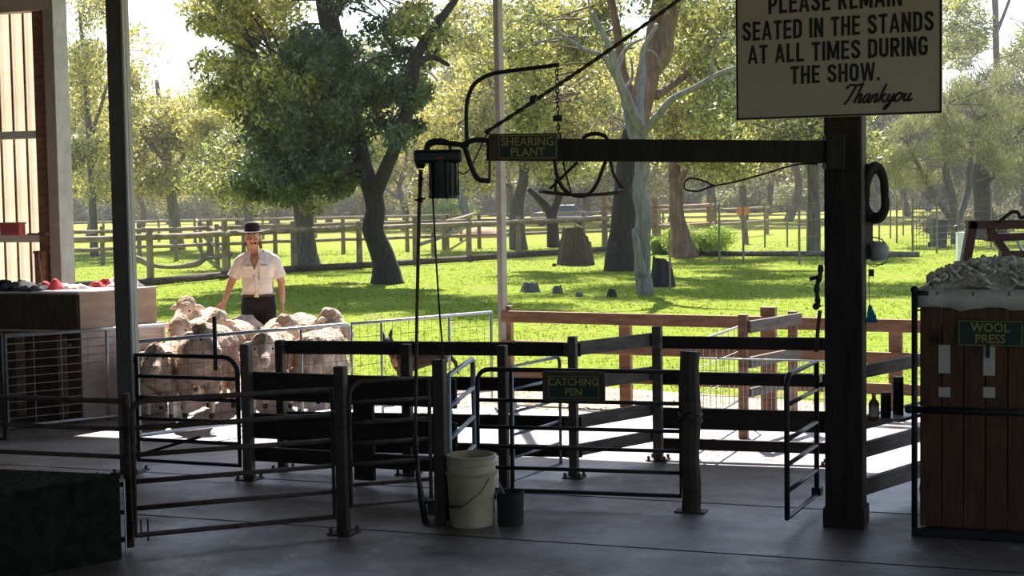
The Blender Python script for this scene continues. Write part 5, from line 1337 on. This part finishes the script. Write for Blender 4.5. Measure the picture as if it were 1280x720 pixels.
px_tree('gum_tree', 'tree trunk with blue-grey bark just left of the pillar', 52, [[(1017, 276, 17), (1017, 250, 15), (1016, 210, 15), (1018, 160, 13), (1022, 100, 9), (1025, 40, 5)]],
    [(1010, 120, 70, 60, 20, 380, .9), (960, 165, 60, 40, 14, 330, .8), (1060, 170, 50, 40, 10, 330, .8), (1000, 40, 70, 50, 12, 320, .9)], .17, 'leafmid', 'barkgrey', 16, dy=3)
px_tree('weeping_tree', 'grey-green weeping tree with leaning trunks right of the sign, behind the wire', 58,
    [[(1196, 290, 14), (1192, 255, 11), (1184, 225, 10), (1180, 180, 8), (1185, 130, 5)], [(1196, 280, 9), (1210, 240, 9, .5), (1212, 205, 8, .5), (1220, 150, 5, 1)], [(1195, 285, 8), (1160, 230, 6, -.5), (1140, 190, 5, -.5)]],
    [(1170, 185, 75, 45, 26, 400, .55), (1210, 130, 80, 50, 28, 420, .55), (1130, 210, 45, 22, 9, 360, .5), (1120, 170, 40, 40, 10, 360, .5), (1260, 170, 60, 65, 20, 400, .6)], .16, 'leafscrub', 'barkgrey', 17, dy=3, aspect=.16, droop=1.3)
px_tree('weeping_tree', 'dark-trunked grey-green weeping tree at the right edge', 63,
    [[(1232, 282, 26), (1228, 250, 22), (1226, 215, 20), (1232, 170, 15), (1245, 110, 8)], [(1228, 240, 12), (1210, 200, 8, 1), (1195, 160, 6, 1)], [(1230, 230, 12), (1262, 190, 9, -1), (1285, 150, 6, -1)]],
    [(1250, 140, 80, 50, 24, 380, .7), (1290, 205, 50, 55, 14, 360, .65), (1240, 95, 60, 28, 10, 340, .7)], .17, 'leafgrey', 'bark', 18, dy=3, aspect=.18, droop=1.3)
px_tree('gum_tree', 'thin tall sparse tree standing against the sky right of the sign', 85, [[(1247, 262, 10), (1246, 200, 9), (1247, 120, 9), (1245, 60, 8), (1244, 10, 8), (1240, -60, 6), (1238, -140, 3)], [(1246, 40, 5), (1262, 0, 4), (1275, -40, 3)]],
    [(1205, 30, 35, 40, 14, 300, 1.0), (1280, 60, 25, 35, 8, 260, 1.0), (1225, -60, 60, 50, 14, 300, 1.2), (1190, 75, 25, 25, 6, 260, .9)], .24, 'leafmid', 'barkgrey', 19, dy=4)
px_tree('gum_tree', 'pale-trunked tree beyond the rails, left of the man', 66,
    [[(222, 300, 18), (218, 275, 14), (214, 245, 13), (210, 210, 12), (204, 160, 9), (196, 100, 5)], [(212, 220, 7), (240, 180, 5, 1), (262, 150, 4, 1)], [(210, 205, 7), (180, 170, 5, -1), (160, 130, 4, -1)]],
    [(180, 165, 70, 45, 22, 420, 1.0), (125, 190, 45, 50, 14, 400, 1.0), (260, 170, 45, 50, 14, 400, 1.0), (120, 120, 35, 40, 8, 330, .9), (190, 225, 60, 22, 10, 380, .9)], .2, 'leafyel', 'barkpale', 20, dy=3)
px_tree('gum_tree', 'slender fork-trunked tree just behind the man’s fence', 62,
    [[(316, 300, 13), (311, 270, 11), (306, 235, 10), (300, 190, 8), (290, 140, 5)], [(306, 235, 5), (285, 200, 4), (268, 170, 3)]],
    [(270, 200, 50, 45, 16, 380, .95), (300, 150, 55, 45, 14, 380, .95), (245, 140, 35, 40, 8, 330, .9)], .19, 'leafyel', 'barkpale', 21, dy=3)
px_tree('gum_tree', 'tree with sunlit high branches at the far left, between the wall and the roof post', 60,
    [[(118, 312, 10), (116, 260, 9), (112, 180, 8), (106, 90, 6), (100, 20, 4)], [(112, 180, 5), (130, 120, 4), (150, 60, 3)]],
    [(105, 95, 28, 60, 12, 360, .85), (120, 210, 38, 40, 12, 380, .85), (150, 120, 35, 50, 9, 330, .85), (110, 5, 30, 30, 7, 240, .8), (170, 65, 22, 40, 3, 170, .8)], .18, 'leafyel', 'barkgrey', 22, dy=3)
px_tree('gum_tree', 'spreading sunlit tree with thin grey limbs behind the slim roof post', 60,
    [[(648, 300, 22), (646, 275, 18), (648, 250, 15), (655, 215, 12), (640, 160, 9), (615, 110, 6), (600, 60, 4)], [(652, 225, 8), (680, 170, 6), (700, 120, 4)], [(640, 160, 6), (660, 110, 5, 1), (690, 80, 4, 1)]],
    [(600, 140, 70, 80, 30, 400, 1.0), (680, 160, 60, 55, 20, 380, 1.0), (640, 40, 90, 50, 20, 360, 1.1), (720, 110, 50, 50, 12, 330, .95), (560, 210, 40, 35, 9, 330, .9)], .2, 'leafyel', 'barkgrey', 23, dy=3)
px_tree('gum_tree', 'dark bent-trunked small tree between the slim roof post and the black trunk', 62, [[(692, 292, 16), (690, 272, 13), (682, 258, 11), (672, 246, 9), (660, 236, 6)], [(690, 272, 10), (700, 240, 9), (704, 200, 7), (715, 150, 4)]],
    [(715, 190, 45, 28, 12, 330, .85), (690, 205, 40, 22, 9, 300, .8)], .18, 'leafmid', 'bark', 24, dy=3)

# generic trees of the far line: three grown, the rest copied
def far_tree(name, label, base, H, R, seed, mtl, bark, n=70, nl=210, leaf=.34, group=None):
    t = thing(name, label, 'tree', base, group); rng = random.Random(seed); b = MB()
    top = base + Vector((rng.uniform(-1, 1), rng.uniform(-1, 1), H * .8)); tr = [base + (top - base) * f_ + Vector((rng.uniform(-.4, .4), rng.uniform(-.4, .4), 0)) * (f_ > 0) for f_ in (0, .2, .4, .6, .8, 1)]
    Q = limb(b, tr, [.32, .25, .2, .15, .1, .04], 4, 8)
    cs = []
    for i in range(7):
        s_ = Q[rng.randrange(len(Q) // 4, len(Q) - 2)]; a = rng.uniform(0, 6.28); e_ = s_ + Vector((math.cos(a) * R * .7, math.sin(a) * R * .7, rng.uniform(.1, .25) * H)); b.tube(smoothline([s_, (s_ + e_) / 2 + Z * .3, e_], 4), smoothvals([.11, .07, .03], 4), 6)
    while len(cs) < n:
        a, c_, e_ = rng.uniform(-1, 1), rng.uniform(-1, 1), rng.uniform(-1, 1)
        if a * a + c_ * c_ + e_ * e_ < 1: cs.append(base + Vector((a * R, c_ * R, H * .58 + e_ * H * .44)))
    b.build('trunk', M[bark], t, smooth=True)
    foliage(t, cs, [R * .26 * rng.uniform(.7, 1.4) for _ in cs], [nl] * n, leaf, seed, mtl, aspect=.4)
    return t
protos = [far_tree('gum_tree', 'x', Vector((0, 0, 0)), 13, 4.2, 31, 'leafyel', 'barkpale'), far_tree('gum_tree', 'x', Vector((0, 0, 0)), 15, 4.6, 32, 'leafmid', 'barkgrey'), far_tree('gum_tree', 'x', Vector((0, 0, 0)), 10, 4.4, 33, 'leafyel', 'barkgrey'), far_tree('gum_tree', 'x', Vector((0, 0, 0)), 9, 4.6, 34, 'leafgrey', 'barkgrey')]
used = [False] * 4
rng = random.Random(77)
spots = [(-60, 92, 1, .8), (60, 118, 1, .75), (110, 96, 0, .72), (175, 112, 2, .8), (250, 125, 0, .8), (300, 100, 2, .85), (345, 118, 1, .85), (410, 105, 0, .95), (455, 122, 1, 1.0), (505, 98, 2, .8), (545, 116, 2, 1.15), (590, 96, 0, 1.0), (640, 120, 1, 1.1), (690, 100, 0, 1.1), (735, 118, 1, 1.15), (780, 104, 2, 1.1), (840, 112, 0, 1.15), (890, 98, 1, 1.0), (930, 120, 1, 1.15), (985, 106, 0, 1.1), (1040, 118, 1, 1.1), (1095, 100, 3, 1.0), (1135, 122, 3, 1.1), (1180, 104, 3, .95), (1215, 122, 0, .7), (1275, 108, 3, 1.0), (1330, 96, 3, 1.1), (40, 135, 3, .9), (210, 142, 3, .7), (480, 145, 3, 1.1), (720, 145, 3, 1.2), (960, 145, 3, 1.2), (1160, 145, 3, 1.1), (570, 140, 3, 1.0), (340, 140, 3, 1.0), (850, 140, 3, 1.2)]
FL = ['pale-trunked yellow-green tree in the distant tree line', 'tall grey-trunked green tree in the distant tree line', 'low spreading yellow-green tree in the distant tree line', 'grey-green bushy tree in the distant tree line']
for px, Y, k_, sc in spots:
    p = A(px, 260, Y); p.z = -.06; rz = rng.uniform(0, 6.28)
    if not used[k_]:
        o_ = protos[k_]; o_.location = p; o_.rotation_euler = (0, 0, rz); o_.scale = (sc,) * 3; o_['label'] = FL[k_]; o_['group'] = 'far trees: ' + FL[k_]; used[k_] = True
    else: copy_thing(protos[k_], p, rz, sc, FL[k_], 'far trees: ' + FL[k_])

def scrub(base, w_, h_, seed):
    t = thing('scrub', 'low dense grey-green scrub closing the horizon behind the distant trees', 'scrub', base, 'far scrub on the horizon'); rg = random.Random(seed); b = MB(); cs = []
    for i in range(46):
        a = rg.uniform(0, 6.28); r_ = rg.random() ** .5; e_ = (1 - r_ ** 2) ** .5; c_ = base + Vector((math.cos(a) * r_ * w_ / 2, math.sin(a) * r_ * w_ / 3, h_ * rg.uniform(.05, .3 + .6 * e_))); cs.append(c_)
        if i % 3 == 0: b.tube([base, (base + c_) / 2 + Z * .2, c_], [.10, .06, .03], 5)
    b.build('stems', M['barkgrey'], t); foliage(t, cs, [1.7] * 46, [190] * 46, .55, seed, 'leafscrub', droop=.1, aspect=.5); return t
scrub0 = scrub(Vector((0, 0, 0)), 16, 6.0, 61)
rng = random.Random(91)
for i in range(20):
    px = -80 + i * 76 + rng.uniform(-20, 20); Y = rng.uniform(150, 175); p = A(px, 260, Y); p.z = -.06
    if i == 0: scrub0.location = p
    else: copy_thing(scrub0, p, rng.choice((0, .4, 2.9, 3.4)), (1, 1, rng.uniform(.75, 1.25)))

# stumps, rocks, logs
def stump(label, px, py, wpx, hpx, Y, seed, lean=0, jag=.35, mtl='stump', name='tree_stump', tilt=0):
    c = G(px, py, -.06); r_ = wpx * c.y / F / 2; h = hpx * c.y / F; b = MB(); n_ = 18; vs = []; rings = 7
    rg = random.Random(seed); jg = [rg.uniform(1 - jag, 1) for _ in range(n_)]
    jg = [(jg[i] + jg[(i + 1) % n_]) / 2 * (1 - tilt * (.5 + .5 * math.cos(2 * math.pi * i / n_ - .6))) for i in range(n_)]
    for i in range(rings + 1):
        f_ = i / rings
        for k in range(n_):
            a = 2 * math.pi * k / n_; rr_ = r_ * (1.12 - .3 * f_ + .15 * (1 - f_) ** 4) * (1 + .12 * noise.noise(Vector((math.cos(a) * 2, math.sin(a) * 2, f_ * 1.2 + seed)))) * (1 + .06 * math.sin(k * 3.1))
            vs.append(c + Vector((rr_ * math.cos(a) + lean * f_ * h, rr_ * math.sin(a), h * f_ * (jg[k] if i > rings - 3 else jg[k] * .3 + .7))))
    fs = [(i * n_ + k, i * n_ + (k + 1) % n_, (i + 1) * n_ + (k + 1) % n_, (i + 1) * n_ + k) for i in range(rings) for k in range(n_)]
    vs.append(c + Vector((lean * h, 0, h * .55))); m_ = len(vs) - 1
    fs += [(rings * n_ + k, rings * n_ + (k + 1) % n_, m_) for k in range(n_)]
    b.add(vs, fs); return tag(b.build(name, M[mtl]), label, 'stump')
stump('tall jagged broken stump on the grass left of the black trunk', 720, 331, 38, 58, 45, 2, jag=.3, tilt=.45)
stump('dark squat stump directly right of the pale bare trunk', 828, 358, 27, 42, 34, 5, jag=.2, tilt=.25, mtl='bark')
stump('grey low stump, leftmost of the row of cut stumps on the grass', 663, 365, 21, 15, 0, 6, jag=.45, mtl='barkgrey')
stump('small grey stump, second from left in the row on the grass', 697, 367, 12, 12, 0, 7, jag=.3, mtl='barkgrey')
stump('tiny weathered stump, third from left in the row on the grass', 724, 371, 9, 7, 0, 8, jag=.3, mtl='barkgrey')
stump('small dark stump nearest the pale bare trunk on the grass', 765, 371, 11, 12, 0, 9, jag=.35, mtl='bark')
stump('tiny dark stump on the grass below the jagged stump', 693, 333, 5, 4, 0, 10, jag=.3, mtl='bark')
t = thing('fallen_branch', 'fallen grey dead branch with a forked twig on the grass left of the man', 'branch', G(215, 333))
Yb_ = 46
b = MB(); limb(b, [A(150, 322, Yb_), A(172, 324, Yb_), A(188, 331, Yb_), A(215, 334, Yb_), A(245, 330, Yb_), A(258, 323, Yb_), A(278, 322, Yb_)], [.11, .11, .07, .05, .10, .06, .02], 4, 8); b.build('bough', M['ftim'], t, smooth=True)
b = MB(); limb(b, [A(254, 325, Yb_), A(250, 312, Yb_), A(244, 300, Yb_)], [.06, .04, .015], 4, 6); limb(b, [A(254, 322, Yb_), A(259, 314, Yb_), A(262, 306, Yb_)], [.045, .03, .012], 4, 6); b.build('twig', M['ftim'], t, smooth=True)

# ------------------------------------------------------------------ paddock fences
def paddock(name, label, pts, ztop, railz, pw=.17, rh=.14, log=False, mtl='ftim', midposts=1):
    base = pts[0]; t = thing(name, label, 'fence', base)
    P_ = []
    for i, p in enumerate(pts):
        P_.append(p)
        if midposts and i < len(pts) - 1:
            for m_ in range(1, midposts + 1): P_.append(p + (pts[i + 1] - p) * (m_ / (midposts + 1)))
    rg = random.Random(len(label))
    for i, p in enumerate(P_):
        b = MB(); h_ = ztop * rg.uniform(.94, 1.06); b.tube([p - Z * .1, p + Z * h_ * .5, p + Z * h_], [pw * .55, pw * .5, pw * .46], 8); b.build('post', M[mtl], t)
    for i in range(len(pts) - 1):
        for z in railz:
            b = MB(); p = pts[i]; q = pts[i + 1]; pd = (q - p).normalized(); nn = Vector((pd.y, -pd.x, 0)) * (pw * .5)
            b.tube(smoothline([p + nn + Z * z - pd * .1, (p + q) / 2 + nn + Z * (z - .02), q + nn + Z * z + pd * .1], 3), rh / 2, 7); b.build('rail', M[mtl], t, smooth=True)
        if log:
            b = MB(); b.tube([pts[i] + Z * .08 - Vector((0, .2, 0)), pts[i + 1] + Z * .08 - Vector((0, .2, 0))], .11, 8); b.build('ground_log', M['stump'], t, smooth=True)
    return t
g = lambda px, Y: Vector(((px - 640) / F * Y, Y, -.06))
paddock('paddock_fence', 'nearest round-post rail fence crossing the grass behind the man', [g(60, 37), g(188, 38.5), g(282, 41.5), g(368, 44.5), g(450, 46), g(520, 48), g(587, 50), g(649, 52.5), g(757, 56.5)], 1.48, (1.22,), .18, .17, log=True, midposts=0)
paddock('paddock_fence', 'second rail fence beyond the nearest one, with close posts', [g(80, 50), g(175, 53), g(265, 55), g(345, 57), g(430, 58.5), g(510, 60), g(600, 62), g(690, 64), g(770, 66)], 1.35, (1.15, .55), .16, .13)
paddock('paddock_fence', 'far rail fence across the pale dry grass', [g(60, 78), g(200, 80), g(330, 82), g(460, 84), g(590, 86), g(720, 88), g(830, 90)], 1.3, (1.1, .6), .15, .12)
paddock('paddock_fence', 'cross rail fence running away behind the man', [g(285, 43), g(262, 55), g(245, 78)], 1.35, (1.15, .6), .16, .13)
paddock('paddock_fence', 'cross rail fence running away right of the dark tree', [g(520, 48.5), g(560, 62), g(590, 84)], 1.35, (1.15, .6), .16, .13)
paddock('paddock_fence', 'brown yard rail fence right of the black trunk', [g(757, 57), g(820, 54), g(888, 58)], 2.0, (1.65, .95), .22, .13, mtl='btim', midposts=0)
paddock('paddock_fence', 'rail fence beyond the bush right of the pale bare tree', [g(825, 70), g(895, 68), g(960, 76)], 1.6, (1.35, .7), .17, .13, midposts=0)
# star-picket wire fences at the right
def wire_fence(label, pts, h, nw, net=False):
    t = thing('wire_fence', label, 'fence', pts[0])
    for p in pts:
        b = MB(); b.tube([p - Z * .1, p + Z * h], .035, 6); b.build('post', M['ftim'], t)
    b = MB()
    for i in range(len(pts) - 1):
        for k in range(nw): b.tube([pts[i] + Z * (h * (.12 + .8 * k / max(1, nw - 1))), pts[i + 1] + Z * (h * (.12 + .8 * k / max(1, nw - 1)))], .008, 4)
        if net:
            L = (pts[i + 1] - pts[i]).length; n_ = int(L / .3)
            for k in range(1, n_): q = pts[i] + (pts[i + 1] - pts[i]) * (k / n_); b.tube([q + Z * .1, q + Z * h * .92], .007, 4)
    b.build('wires', M['wire'], t); return t
wire_fence('thin picket and wire fence on the far grass left of the pillar', [g(900, 46), g(930, 46), g(957, 58), g(985, 58), g(1010, 60)], 1.7, 3)
wire_fence('picket and wire fence on the far grass between pillar and weeping tree', [g(1000, 44), g(1100, 62), g(1114, 66), g(1122, 60), g(1130, 70), g(1141, 72)], 1.9, 4)
wire_fence('netting fence in front of the weeping tree and bin', [g(1142, 48), g(1172, 50), g(1198, 52), g(1240, 54), g(1290, 56)], 1.9, 8, True)
# long ground pipe / log edging
t = thing('edging_log', 'long dark log edging lying on the grass left of the pillar', 'log', g(990, 50)); b = MB(); b.tube([g(880, 51) + Z * .08, g(990, 49.5) + Z * .09, g(1150, 47.5) + Z * .08], .09, 8); b.build('log', M['barkgrey'], t, smooth=True)
b = MB(); p_ = A(1201, 330, 19.5); p_.z = -.06
t = thing('white_post', 'white square post with a dark ball top behind the wool heap', 'post', p_); zt_ = A(1201, 290, 19.5).z
b.box(p_ + Z * ((zt_ + .06) / 2), (.105, .105, zt_ + .06)); b.build('shaft', M['white'], t, bevel=.008)
b = MB(); b.lathe([(.02, 0), (.025, .03), (.04, .05), (.03, .08), (.001, .09)], Vector((p_.x - .06, p_.y, zt_)), 12); b.build('finial', M['grey'], t, smooth=True)
b = MB(); q_ = g(838, 33.5); b.tube([q_, q_ + Z * 1.3], .022, 6); tag(b.build('marker_stake', M['btim']), 'thin rusty stake in the grass beside the squat dark stump', 'stake')
# bin, feeder, vehicle, earth mound, bush
p_ = g(1174, 55); t = thing('rubbish_bin', 'dark wheeled rubbish bin behind the netting fence at right', 'bin', p_)
b = MB(); b.box(p_ + Z * .48, (.48, .52, .9), taper=1.15); b.build('bin_body', M['bin'], t, bevel=.03); b = MB(); b.box(p_ + Z * .98, (.60, .66, .09), Vector((.98, 0, -.15))); b.build('lid', M['bin'], t, bevel=.03)
b = MB()
for s_ in (-1, 1): b.tube([p_ + Vector((s_ * .22, .3, .1)), p_ + Vector((s_ * .28, .3, .1))], .1, 14)
b.build('wheel', M['rubber'], t)
p_ = g(933, 62); t = thing('feed_post', 'leaning timber post with an orange tin plate on the far grass', 'post', p_)
b = MB(); b.tube([p_, p_ + Vector((-.05, 0, .8)), p_ + Vector((-.12, 0, 1.45))], [.14, .12, .11], 8); b.build('shaft', M['ftim'], t); b = MB(); b.box(p_ + Vector((-.12, -.12, 1.35)), (.5, .04, .32)); b.build('plate', M['orange'], t)
p_ = g(703, 104); t = thing('parked_car', 'distant parked grey car glimpsed left of the black trunk', 'car', p_); t['_o'] = list(p_)
b = MB()
sec = [(-2.1, .45, .75), (-1.9, .4, .95), (-1.1, .35, 1.0), (-.6, .35, 1.45), (.9, .35, 1.45), (1.5, .35, 1.02), (2.05, .4, .95), (2.15, .45, .7)]
vs = []
for x, z0_, z1_ in sec: vs += [p_ + Vector((x, -.85, z0_)), p_ + Vector((x, -.75 if z1_ > 1.1 else -.85, z1_)), p_ + Vector((x, .75 if z1_ > 1.1 else .85, z1_)), p_ + Vector((x, .85, z0_))]
fs = [(0, 1, 2, 3), (28, 31, 30, 29)]
for i in range(7):
    for k in range(4): fs.append((i * 4 + k, (i + 1) * 4 + k, (i + 1) * 4 + (k + 1) % 4, i * 4 + (k + 1) % 4))
b.add(vs, fs); b.build('car_body', M['carpaint'], t, bevel=.05)
b = MB(); b.add([p_ + Vector(q) for q in ((-.95, -.84, 1.04), (1.3, -.84, 1.04), (.85, -.775, 1.4), (-.55, -.775, 1.4))], [(0, 1, 2, 3)]); b.build('side_window', M['glass'], t).modifiers.new('s', 'SOLIDIFY').thickness = .02
for x in (-1.35, 1.35):
    for y in (-.8, .8): b = MB(); b.tube([p_ + Vector((x, y - .1, .32)), p_ + Vector((x, y + .1, .32))], .32, 16); b.build('wheel', M['rubber'], t)
p_ = g(602, 78); me = grow([('e', Vector((0, 0, 0)), (1.3, .9, .55)), ('e', Vector((.8, .2, 0)), (.8, .7, .35))], .12, 2); o_ = link_mesh(me, 'earth_mound', M['earth'], None, p_); tag(o_, 'low mound of red earth in the far paddock left of the slim roof post', 'mound')
def bush(label, px, Y, w_, h_, seed, mtl='leafbush', n=16, nl=420, leaf=.16):
    p = g(px, Y); t = thing('bush', label, 'bush', p); rg = random.Random(seed); b = MB(); cs = []
    for i in range(n):
        a = rg.uniform(0, 6.28); r_ = rg.random() ** .5; c_ = p + Vector((math.cos(a) * r_ * w_ / 2, math.sin(a) * r_ * w_ / 2, h_ * rg.uniform(.15, .75))); cs.append(c_); b.tube([p, (p + c_) / 2 + Z * .1, c_], [.03, .02, .008], 5)
    b.build('stems', M['bark'], t); foliage(t, cs, [w_ * .22] * n, [nl] * n, leaf, seed, mtl, droop=-.5, aspect=.2)
bush('lime green grassy bush right of the peeling pink trunk', 876, 51, 2.0, 1.0, 51)
bush('small green bush left of the peeling pink trunk', 830, 53, 1.3, .8, 52)
bush('round green shrub on the far grass behind the man', 560, 96, 4, 1.8, 53, leaf=.3)
bush('low dark shrub at the foot of the weeping trees', 1215, 66, 3.5, 1.6, 54, 'leafgrey', leaf=.25)
# grass blades, leaf litter
rs = NP(5)
def blades(n_, y0, y1, hgt, wid, seed, name, label, mtl, cond=None):
    rs = NP(seed); t_ = rs.rand(n_); Y = y0 * (y1 / y0) ** t_; Xp = (rs.rand(n_) * 1480 - 100 - 640) / F * Y
    C = np.stack([Xp, Y, np.full(n_, -.062)], 1)
    vv = (C[:, 0] - ORG.x) * V.x + (C[:, 1] - ORG.y) * V.y; C = C[vv > CE + 1.3]; n_ = len(C)
    cl_ = np.array([noise.noise(Vector((c_[0] * .8, c_[1] * .8, 3))) for c_ in C]); C = C[cl_ > -.12]; n_ = len(C)
    a = rs.rand(n_) * 6.283; h = hgt * rs.uniform(.5, 1.4, n_) ; ww = (wid * (C[:, 1] / 20))
    S_ = np.stack([np.cos(a) * ww, np.sin(a) * ww, np.zeros(n_)], 1); T_ = np.stack([rs.normal(size=n_) * h * .5, rs.normal(size=n_) * h * .5, h], 1)
    vs = np.stack([C - S_, C + S_, C + T_], 1).reshape(-1, 3)
    me = bpy.data.meshes.new(name); me.vertices.add(3 * n_); me.vertices.foreach_set('co', vs.ravel().astype(np.float32)); me.loops.add(3 * n_); me.loops.foreach_set('vertex_index', np.arange(3 * n_, dtype=np.int32))
    me.polygons.add(n_); me.polygons.foreach_set('loop_start', np.arange(0, 3 * n_, 3, dtype=np.int32)); me.polygons.foreach_set('loop_total', np.full(n_, 3, dtype=np.int32)); me.materials.append(M[mtl]); me.update()
    o = bpy.data.objects.new(name, me); COL.objects.link(o); return tag(o, label, 'grass', kind='stuff')
blades(38000, 15.5, 62, .045, .010, 6, 'grass_blades', 'short bright green grass growing over the near paddock', 'blade')
# spotted leaves on the gravel by the concrete
rs = NP(9); C = []
for i in range(1400):
    q = S(rs.uniform(-5, 6.5), CE + .05 + rs.rand() ** 1.3 * 1.7, -.04 + .01 * rs.rand()); C.append(q)
b = MB()
for q in C:
    a = rs.rand() * 6.28; l = rs.uniform(.02, .05); d_ = Vector((math.cos(a), math.sin(a), rs.uniform(-.2, .3))) * l; s_ = Vector((-math.sin(a), math.cos(a), rs.uniform(-.3, .3))) * l * .3
    b.add([q - d_, q + s_, q + d_, q - s_], [(0, 1, 2, 3)])
tag(b.build('leaf_litter', M['btim']), 'scattered dry brown leaves on the ground along the concrete edge', 'leaves', kind='stuff')

# thin sunlit haze hanging over the paddocks
hz = bpy.data.materials.new('paddock_haze'); hz.use_nodes = True; n_ = hz.node_tree; n_.nodes.clear()
vo = n_.nodes.new('ShaderNodeVolumeScatter'); vo.inputs['Color'].default_value = (1, .98, .95, 1); vo.inputs['Density'].default_value = .0007; vo.inputs['Anisotropy'].default_value = .55
oo = n_.nodes.new('ShaderNodeOutputMaterial'); n_.links.new(vo.outputs[0], oo.inputs['Volume'])
b = MB(); b.box((0, 110, 9), (240, 170, 18.4)); struct(b.build('haze', hz))

for o in bpy.data.objects:
    for k_ in ('_o', '_d', '_L'):
        if k_ in o: del o[k_]
